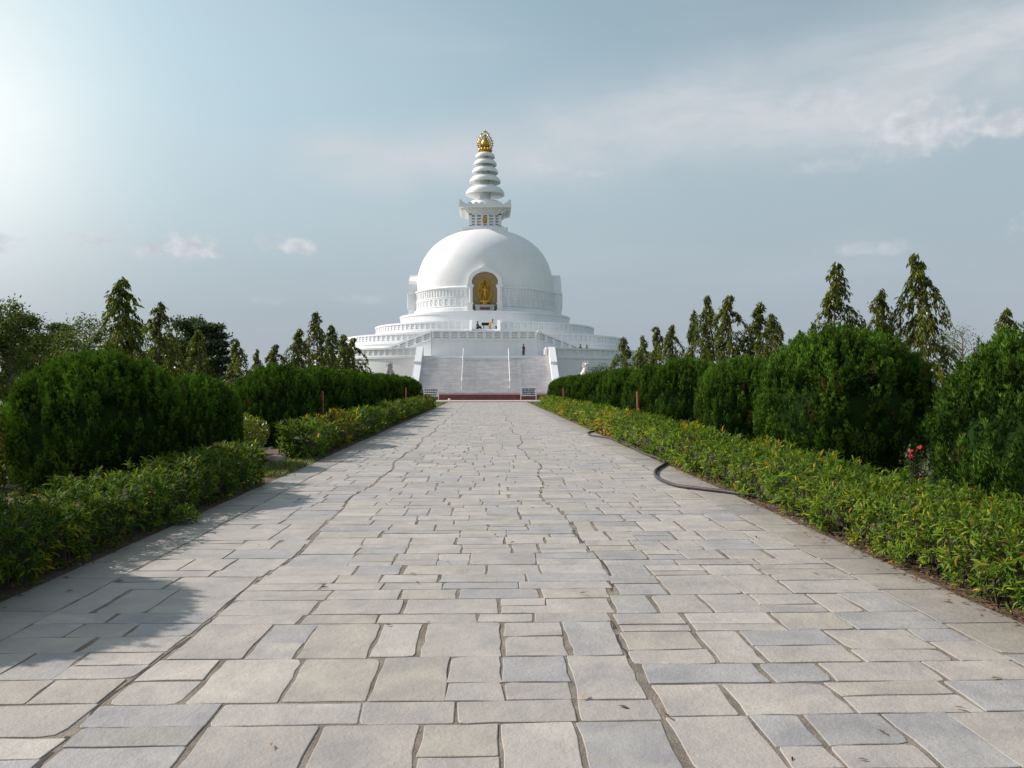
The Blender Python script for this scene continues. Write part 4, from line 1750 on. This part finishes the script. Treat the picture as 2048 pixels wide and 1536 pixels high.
right = [(6.58, 8.75, 1.42, 2.40), (6.50, 14.5, 1.52, 2.72), (6.45, 20.0, 1.22, 2.40), (6.5, 25.9, 1.26, 2.56), (6.45, 31.0, 1.20, 2.44), (6.4, 37.6, 1.26, 2.46), (6.4, 43.2, 1.28, 2.42), (6.4, 48.8, 1.28, 2.38), (6.4, 55.4, 1.28, 2.36), (6.4, 62.0, 1.26, 2.34), (6.35, 68.5, 1.24, 2.28)]
left = [(-6.05, 7.15, 1.36, 2.42), (-6.25, 13.05, 1.30, 2.22), (-6.25, 17.4, 0.94, 1.92), (-6.2, 23.6, 1.28, 2.28), (-6.2, 29.0, 1.30, 2.34), (-6.2, 34.4, 1.30, 2.34), (-6.2, 40.0, 1.30, 2.33), (-6.2, 46.2, 1.30, 2.33), (-6.15, 52.5, 1.30, 2.32), (-6.1, 59.0, 1.28, 2.28)]
for i, (x, y, r, h) in enumerate(right):
    d = "largest rounded green bush, right of the path, second from the camera" if i == 1 else "bright green clipped bush cut by the right picture edge, nearest the camera" if i == 0 else f"{ORD[i]} rounded clipped bush from the camera in the row right of the path"
    if i == len(right) - 1:
        d = "last clipped bush of the row right of the path, beside the right notice board"
    place_bush(i % 3, x, y, r, h, random.uniform(0, 6.28), d, "clipped bushes right of the path")
for i, (x, y, r, h) in enumerate(left):
    if i == 0:
        d = "clipped bush left of the path, standing closest beside the camera"
    elif i == 1:
        d = "large dark rounded bush left of the path, cut near the left picture edge"
    elif i == 2:
        d = "narrow dark clipped bush left of the path, just before the gap"
    elif i == len(left) - 1:
        d = "last clipped bush of the row left of the path, beside the left notice board"
    else:
        d = f"{ORD[i]} rounded clipped bush from the camera in the row left of the path"
    place_bush((i + 1) % 3, x, y, r, h, random.uniform(0, 6.28), d, "clipped bushes left of the path")

# ------------------------------------------------------------------ drooping columnar trees


def droop_tree(name, seed, H=6.5, Rm=.95, nleaf=70, low=.14):
    rng = np.random.default_rng(seed)
    rr = random.Random(seed)
    e = empty(name)
    tr = MB()
    pts = []
    x = y = 0
    n = 12
    for k in range(n + 1):
        pts.append((x, y, H * .97 * k / n))
        x += rr.uniform(-.05, .05)
        y += rr.uniform(-.05, .05)
    rad = [.085 * (1 - .88 * k / n) for k in range(n + 1)]
    tr.tube(pts, rad, 8)
    P, D, Nn, Ln, Wd, C = [], [], [], [], [], []
    nb = 62
    tone_tree = rr.uniform(.9, 1.1)
    for b in range(nb):
        f = low + (1 - low) * (b + rr.random()) / nb
        z = H * f
        i = min(int(f * n), n - 1)
        p0 = Vector(pts[i]).lerp(Vector(pts[i + 1]), f * n - i) if f < .97 else Vector(pts[-1])
        env = Rm * min(1.0, ((1 - f) / .62) ** .75 + .10) * (.75 if f < .25 else 1)
        ln = env * rr.choice([rr.uniform(.35, .8), rr.uniform(.7, 1.15), rr.uniform(1.1, 1.65)])
        a = rr.uniform(0, 2 * PI)
        o = Vector((math.cos(a), math.sin(a), 0))
        drop = rr.uniform(.5, 1.15) * (ln * 1.15 + .12)
        p1 = p0 + o * ln * .55 + Vector((0, 0, .10 * ln))
        p2 = p0 + o * ln * .95 + Vector((0, 0, -drop * .45))
        p3 = p0 + o * ln * 1.0 + Vector((0, 0, -drop))
        br = [p0, p1, p2, p3]
        tr.tube(br, [.018, .013, .008, .003], 5, False)
        m = int(nleaf * (.45 + .55 * ln / Rm))
        t = rng.random(m) ** .8
        seg_i = np.minimum((t * 3).astype(int), 2)
        fr = t * 3 - seg_i
        arr = np.array([tuple(q) for q in br])
        base = arr[seg_i] * (1 - fr)[:, None] + arr[seg_i + 1] * fr[:, None] + rng.normal(0, .055, (m, 3))
        d = np.stack([o.x * .35 + rng.normal(0, .35, m), o.y * .35 + rng.normal(0, .35, m), -rng.uniform(.55, 1.3, m)], 1)
        P.append(base)
        D.append(d)
        Nn.append(rng.normal(0, 1, (m, 3)) + np.array([o.x, o.y, .2]))
        L_ = rng.uniform(.14, .26, m)
        Ln.append(L_)
        Wd.append(L_ * rng.uniform(.20, .30, m))
        c = palette(rng, m, [(0.085, 0.108, 0.020), (0.120, 0.138, 0.024), (0.055, 0.078, 0.018), (0.20, 0.19, 0.034), (.17, .09, .045)], [1, .8, .8, .30, .06], .2) * (tone_tree * rr.uniform(.8, 1.2))
        C.append(c)
    leaf_mesh("crown", np.concatenate(P), np.concatenate(D), np.concatenate(Nn), np.concatenate(Ln), np.concatenate(Wd), np.concatenate(C), M_TREE, curl=.14, parent=e)
    tr.build("trunk", M_BARK, e, 60)
    return e


TP = [droop_tree("drooping_tree", 51 + k, 6.5, (.85, 1.0, .92, 1.1)[k], (104, 116, 94, 122)[k]) for k in range(4)]
tused = set()


def place_tree(pi, px, top, Y, label, group, sxy=1.0):
    p = TP[pi]
    o = p if pi not in tused else copy_tree(p)
    tused.add(pi)
    a, el = pix_dir(px, top)
    x = math.tan(a) * Y
    d = Y / math.cos(a)
    h = EYE + d * math.tan(el)
    o.location = (x, Y, -.02)
    s = h / 6.5
    o.scale = (sxy * s ** .4, sxy * s ** .4, s)
    o.rotation_euler = (0, 0, random.uniform(0, 6.28))
    tag(o, label, "tree", group)
    return o


GL, GR = "drooping trees left of the path", "drooping trees right of the path"
trees_r = [(1, 1855, 498, 31.5, "tallest drooping tree on the right, standing between the two big bushes", 1.08),
           (0, 1758, 574, 33.5, "short drooping tree just left of the tallest one on the right", 1.02),
           (2, 1676, 518, 33.0, "drooping tree with pointed top rising behind the largest bush, left of its short neighbour", 1.13),
           (0, 2010, 612, 30.0, "drooping treetop peeping over the nearest bush at the right picture edge", 0.92),
           (2, 1598, 655, 36.0, "small drooping treetop showing at the left shoulder of the largest bush", 0.65),
           (3, 1541, 622, 44.0, "rightmost and shortest tree of the four tree clump right of the pagoda", 1.02),
           (1, 1507, 598, 46.5, "tree second from the right in the four tree clump right of the pagoda", 1.13),
           (3, 1458, 585, 47.5, "bushiest tree in the four tree clump right of the pagoda, third from the right", 1.18),
           (0, 1416, 586, 49.0, "thin tall tree at the left of the four tree clump right of the pagoda", 1.02),
           (2, 1388, 616, 52.0, "sparse slender tree just left of the four tree clump right of the pagoda", 0.81),
           (3, 1346, 645, 58.0, "slim drooping tree standing alone between the two right hand clumps", 0.92),
           (1, 1318, 648, 60.0, "tallest drooping tree of the clump beside the right terrace", 1.13),
           (0, 1288, 668, 64.0, "middle drooping tree of the clump beside the right terrace", 1.18),
           (2, 1247, 671, 68.0, "drooping tree nearest the pagoda on its right, overlapping the terrace", 1.29)]
for pi, px, top, Y, lab, s in trees_r:
    place_tree(pi, px, top, Y, lab, GR, s)
trees_l = [(0, 240, 550, 29.0, "tallest drooping tree on the left, above the large dark bush", 1.23),
           (2, 318, 598, 31.5, "pointed drooping tree just right of the tallest one on the left", 1.13),
           (3, 400, 655, 35.0, "short yellowish drooping tree before the dark layered tree on the left", 0.86),
           (1, 476, 672, 40.0, "lone drooping tree right of the dark layered tree on the left", 0.97),
           (0, 512, 695, 44.0, "smallest drooping treetop on the left, beside the lone one", 0.76),
           (3, 552, 685, 48.0, "low drooping tree at the left end of the clump left of the pagoda", 0.97),
           (1, 588, 652, 50.5, "pointed drooping tree left of the tallest in the clump left of the pagoda", 1.08),
           (2, 630, 620, 58.0, "tallest drooping tree in the clump left of the pagoda", 1.23),
           (0, 664, 646, 60.0, "drooping tree right of the tallest in the clump left of the pagoda", 1.18),
           (1, 686, 664, 62.5, "low drooping tree between its neighbours at the right of the left clump", 1.02),
           (3, 706, 672, 64.0, "drooping tree nearest the pagoda on its left, overlapping the terrace", 1.18)]
for pi, px, top, Y, lab, s in trees_l:
    place_tree(pi, px, top, Y, lab, GL, s)

# ------------------------------------------------------------------ other background trees


def crown_tree(name, loc, H, spread, seed, label, cols, leaf=.16, nclump=60, perclump=120, layered=False, sparse=1.0):
    rng = np.random.default_rng(seed)
    rr = random.Random(seed)
    e = empty(name, loc, 0, label, "tree", "background trees")
    tr = MB()
    tr.tube([(0, 0, -.1), (rr.uniform(-.1, .1), 0, H * .3), (rr.uniform(-.2, .2), rr.uniform(-.2, .2), H * .6), (0, 0, H * .96)], [.16 * H / 7, .12 * H / 7, .07 * H / 7, .01], 9)
    P, D, Nn, Ln, Wd, C = [], [], [], [], [], []
    for k in range(nclump):
        a = rr.uniform(0, 2 * PI)
        if layered:
            lev = (k % 9) / 9
            z = H * (.20 + .78 * lev)
            rmax = spread * (1 - lev) ** .8 + .15
            r = rmax * rr.uniform(.25, 1.0)
            c = Vector((r * math.cos(a), r * math.sin(a), z + .10 * r))
            s = np.array([.42, .42, .13]) * (spread / 1.8)
        else:
            f = rr.random()
            z = H * (.16 + .82 * f)
            rmax = spread * math.sqrt(max(.03, 1 - ((f - .38) / .66) ** 2))
            r = rmax * math.sqrt(rr.random())
            c = Vector((r * math.cos(a), r * math.sin(a), z))
            s = np.array([.40, .40, .26]) * (spread / 2.0)
        st_ = Vector((0, 0, max(H * .15, z - r * .6 if not layered else z - .05)))
        tr.tube([st_, st_.lerp(c, .55) + Vector((0, 0, .08 * r)), c], [.035 * H / 7, .02 * H / 7, .006], 5, False)
        m = int(perclump * sparse)
        p = rng.normal(0, 1, (m, 3)) * s * .75 + np.array(c)
        d = rng.normal(0, 1, (m, 3)) + np.array([c.x, c.y, .3]) * .3
        P.append(p)
        D.append(d)
        Nn.append(rng.normal(0, 1, (m, 3)) + np.array([0, 0, .8]))
        L_ = rng.uniform(.6, 1.2, m) * leaf
        Ln.append(L_)
        Wd.append(L_ * rng.uniform(.30, .5, m))
        C.append(palette(rng, m, cols, [1] * len(cols), .2) * rr.uniform(.75, 1.25))
    leaf_mesh("crown", np.concatenate(P), np.concatenate(D), np.concatenate(Nn), np.concatenate(Ln), np.concatenate(Wd), np.concatenate(C), M_TREE, curl=.1, parent=e, seg=1)
    tr.build("trunk", M_BARK, e, 60)
    return e


def at_px(px, Y):
    a, _ = pix_dir(px, 769)
    return math.tan(a) * Y


def top_z(px, py, Y):
    a, el = pix_dir(px, py)
    return EYE + Y / math.cos(a) * math.tan(el)


OLV = [(0.090, 0.122, 0.034), (0.135, 0.158, 0.040), (0.066, 0.094, 0.028)]
DRK = [(0.055, 0.080, 0.042), (0.072, 0.100, 0.050), (0.042, 0.066, 0.036)]  # dark greens lightened in the colour to paint distance haze
crown_tree("broad_tree", (at_px(22, 42), 42, 0), top_z(30, 602, 42), 1.7, 71, "broad leafy tree at the left picture edge behind the large dark bush", OLV, .22, 90, 130)
crown_tree("broad_tree", (at_px(62, 50), 50, 0), top_z(60, 672, 50), 1.9, 72, "lower olive tree between the left edge tree and the dark conifer", OLV, .23, 80, 150)
crown_tree("conifer_tree", (at_px(118, 52), 52, 0), top_z(118, 636, 52), 1.5, 73, "dark conifer standing left of the large dark bush's top", DRK, .23, 100, 150, True)
crown_tree("acacia_tree", (at_px(180, 46), 46, 0), top_z(180, 638, 46), 2.3, 74, "sparse thin leaved tree left of the tallest drooping tree", OLV, .19, 80, 90, False, .8)
crown_tree("acacia_tree", (at_px(272, 48), 48, 0), top_z(272, 648, 48), 1.9, 75, "thin tree showing between the two tall drooping trees on the left", OLV, .19, 60, 90, False, .8)
crown_tree("broad_tree", (at_px(372, 50), 50, 0), top_z(372, 638, 50), 1.6, 76, "dark leafy tree behind the pointed drooping tree on the left", DRK, .23, 80, 160)
crown_tree("conifer_tree", (at_px(420, 47), 47, 0), top_z(420, 636, 47), 1.35, 77, "dark layered conifer with level branches, left of the lone drooping tree", DRK, .24, 130, 150, True)
crown_tree("acacia_tree", (at_px(1815, 85), 85, 0), top_z(1815, 652, 85), 3.6, 78, "distant flat topped tree just left of the tallest right drooping tree", OLV, .22, 60, 70, False, .8)
crown_tree("acacia_tree", (at_px(1925, 85), 85, 0), top_z(1925, 655, 85), 4.2, 79, "distant spreading tree just right of the tallest right drooping tree", OLV, .22, 70, 70, False, .8)


# leafy shrubs
def shrub(name, loc, r, h, seed, label, cols, n=5000, leaf=.09, cat="shrub"):
    rng = np.random.default_rng(seed)
    e = empty(name, loc, 0, label, cat)
    u = unit(rng.normal(0, 1, (n, 3)))
    k = rng.random((n, 1)) ** .35
    p = u * k * np.array([r, r, h * .5]) + np.array([0, 0, h * .52])
    p += (vnoise(seed, p, 4) * .10)[:, None] * u * r
    d = u + np.array([0, 0, .5]) + rng.normal(0, .5, (n, 3))
    L_ = rng.uniform(.6, 1.2, n) * leaf
    leaf_mesh("foliage", p, d, rng.normal(0, 1, (n, 3)) + u, L_, L_ * .38, palette(rng, n, cols, [1] * len(cols), .22), M_TREE, curl=.1, parent=e, seg=1)
    mb = MB()
    rr = random.Random(seed)
    for s in range(8):
        a = rr.uniform(0, 2 * PI)
        mb.tube([(0, 0, -.03), (r * .3 * math.cos(a), r * .3 * math.sin(a), h * .4), (r * .7 * math.cos(a), r * .7 * math.sin(a), h * .8)], [.02, .014, .004], 5, False)
    mb.build("stem", M_BARK, e, 60)
    return e


LIME = [(0.15, 0.19, 0.03), (0.11, 0.15, 0.025), (0.19, 0.20, 0.03)]
shrub("leafy_shrub", (-8.35, 13.9, 0), .75, 1.35, 81, "bright lime leafy shrub at the left picture edge beyond the dark bush", LIME, 6000, .10)
shrub("leafy_shrub", (-9.9, 15.6, 0), .9, 1.2, 82, "low lime shrub behind the bright one at the left picture edge", LIME, 5000, .10)
shrub("leafy_shrub", (-6.35, 20.2, 0), .75, 1.0, 83, "yellowish leafy shrub in the gap between the left clipped bushes", LIME, 5000, .08)
shrub("leafy_shrub", (-8.9, 21.8, 0), .9, 1.7, 84, "olive shrub behind the gap in the left row of bushes", OLV, 5000, .10)
shrub("leafy_shrub", (at_px(1205, 84), 84, 0), 2.2, 3.75, 85, "dark rounded shrub beside the white lion statue", DRK, 7000, .16)


shrub("weed", (-3.80, 10.15, 0), .15, .20, 86, "small green weed sprouting at the left edge of the path", HEDGE_COLS[:3], 260, .07, "weed")


def rose(loc, seed, h, blooms, label):
    rr = random.Random(seed)
    rng = np.random.default_rng(seed)
    e = empty("rose_plant", loc, 0, label, "rose", "rose plants among the bushes")
    mb = MB()
    tips = []
    for s in range(9):
        a = rr.uniform(0, 2 * PI)
        t = Vector((.22 * math.cos(a) * rr.uniform(.4, 1.3), .22 * math.sin(a) * rr.uniform(.4, 1.3), h * rr.uniform(.60, 1.12)))
        mb.tube([(0, 0, -.03), t * .45 + Vector((rr.uniform(-.05, .05), 0, .05)), t], [.009, .007, .004], 5, False)
        tips.append(t)
    mb.build("stem", M_TWIG, e, 60)
    n = 900
    idx = rng.integers(0, len(tips), n)
    tt = np.array([tuple(t) for t in tips])[idx]
    p = tt * rng.uniform(.3, 1.0, (n, 1)) + rng.normal(0, .05, (n, 3))
    L_ = rng.uniform(.03, .055, n)
    leaf_mesh("foliage", p, rng.normal(0, 1, (n, 3)), rng.normal(0, 1, (n, 3)) + np.array([0, 0, 1]), L_, L_ * .55, palette(rng, n, [(.03, .06, .02), (.06, .08, .025), (.10, .06, .03)], [1, 1, .4]), M_LEAF, curl=.1, parent=e, seg=1)
    for k in range(blooms):
        t = tips[k % len(tips)] + Vector((rr.uniform(-.04, .04), rr.uniform(-.04, .04), rr.uniform(-.22, .04)))
        b = MB()
        for j in range(9):
            a = j * 2.4
            rad = .010 + .0035 * j
            b.blob((t.x + rad * math.cos(a), t.y + rad * math.sin(a), t.z + .03 - .003 * j), (.021, .021, .017), 8, 5)
        b.build("bloom", M_ROSE, e, 60)


rose((5.62, 10.30, 0), 91, .82, 5, "rose plant with red blooms between the two nearest right bushes")
rose((-5.72, 10.2, 0), 92, .40, 2, "small rose plant with red blooms behind the left low hedge at the picture edge")

# ------------------------------------------------------------------ grass patches, litter, boulder
def blades(name, boxes, seed, n, hmin, hmax, label=None):
    rng = np.random.default_rng(seed)
    P = []
    for (x0, x1, y0, y1, w) in boxes:
        k = int(n * w)
        P.append(np.stack([rng.uniform(x0, x1, k), rng.uniform(y0, y1, k), np.full(k, -.02)], 1))
    P = np.concatenate(P)
    k = len(P)
    d = np.stack([rng.normal(0, .45, k), rng.normal(0, .45, k), np.ones(k)], 1)
    L_ = rng.uniform(hmin, hmax, k)
    o = leaf_mesh(name, P, d, rng.normal(0, 1, (k, 3)), L_, L_ * .10 + .003, palette(rng, k, [(.085, .13, .025), (.13, .15, .035), (.19, .165, .06), (.05, .09, .02)], [1, 1, .6, .6]), M_GRASS, curl=.2, seg=1)
    tag(o, kind='stuff')
    if label:
        tag(o, label, "grass")
    return o


blades("grass_patch", [(-5.3, -3.88, 15.3, 18.6, 1.0)], 101, 9000, .05, .14, "short green grass in the gap of the left hedge")
blades("grass_verge", [(-5.4, -3.9, 60.7, 79.6, .5), (3.9, 5.4, 61.7, 79.6, .5), (-13, -7.6, 8, 40, 1.2)], 102, 14000, .05, .16, "short grass at the far end of the path and behind the bushes")

rng = np.random.default_rng(111)
n = 2600
yy = 3.2 + rng.random(n) ** 1.6 * 26
xx = 3.90 + np.abs(rng.normal(0, .14, n)) - (rng.random(n) < .22) * rng.uniform(0, .25, n)
sg = np.where(rng.random(n) < .75, 1, -1)
zz = rng.uniform(0.004, .02, n)
n2 = 55
stray = rng.random(n) < n2 / n
xx = np.where(stray, rng.uniform(-3.6, 3.6, n) * sg, xx)
P = np.stack([xx * sg, yy, zz], 1)
L_ = rng.uniform(.04, .09, n)
o = leaf_mesh("leaf_litter", P, np.stack([rng.normal(0, 1, n), rng.normal(0, 1, n), rng.normal(.08, .10, n)], 1), np.stack([rng.normal(0, .2, n), rng.normal(0, .2, n), np.ones(n)], 1), L_, L_ * .28, palette(rng, n, [(.20, .10, .045), (.13, .06, .03), (.26, .17, .07), (.10, .05, .03)], [1, 1, .6, .8]), M_LITTER, curl=.12, seg=1)
tag(o, "dry brown leaf litter along the foot of the hedges", "litter", kind='stuff')

mb = MB()
mb.blob((0, 0, .05), (.24, .18, .14), 16, 10)
rr = random.Random(8)
mb.v = [(x * rr.uniform(.92, 1.08), y * rr.uniform(.92, 1.08), z * rr.uniform(.92, 1.06)) for x, y, z in mb.v]
o = mb.build("boulder", M_ROCK, None, 60, loc=(-4.72, 17.9, 0))
tag(o, "low brown boulder in the grass gap of the left hedge", "boulder")
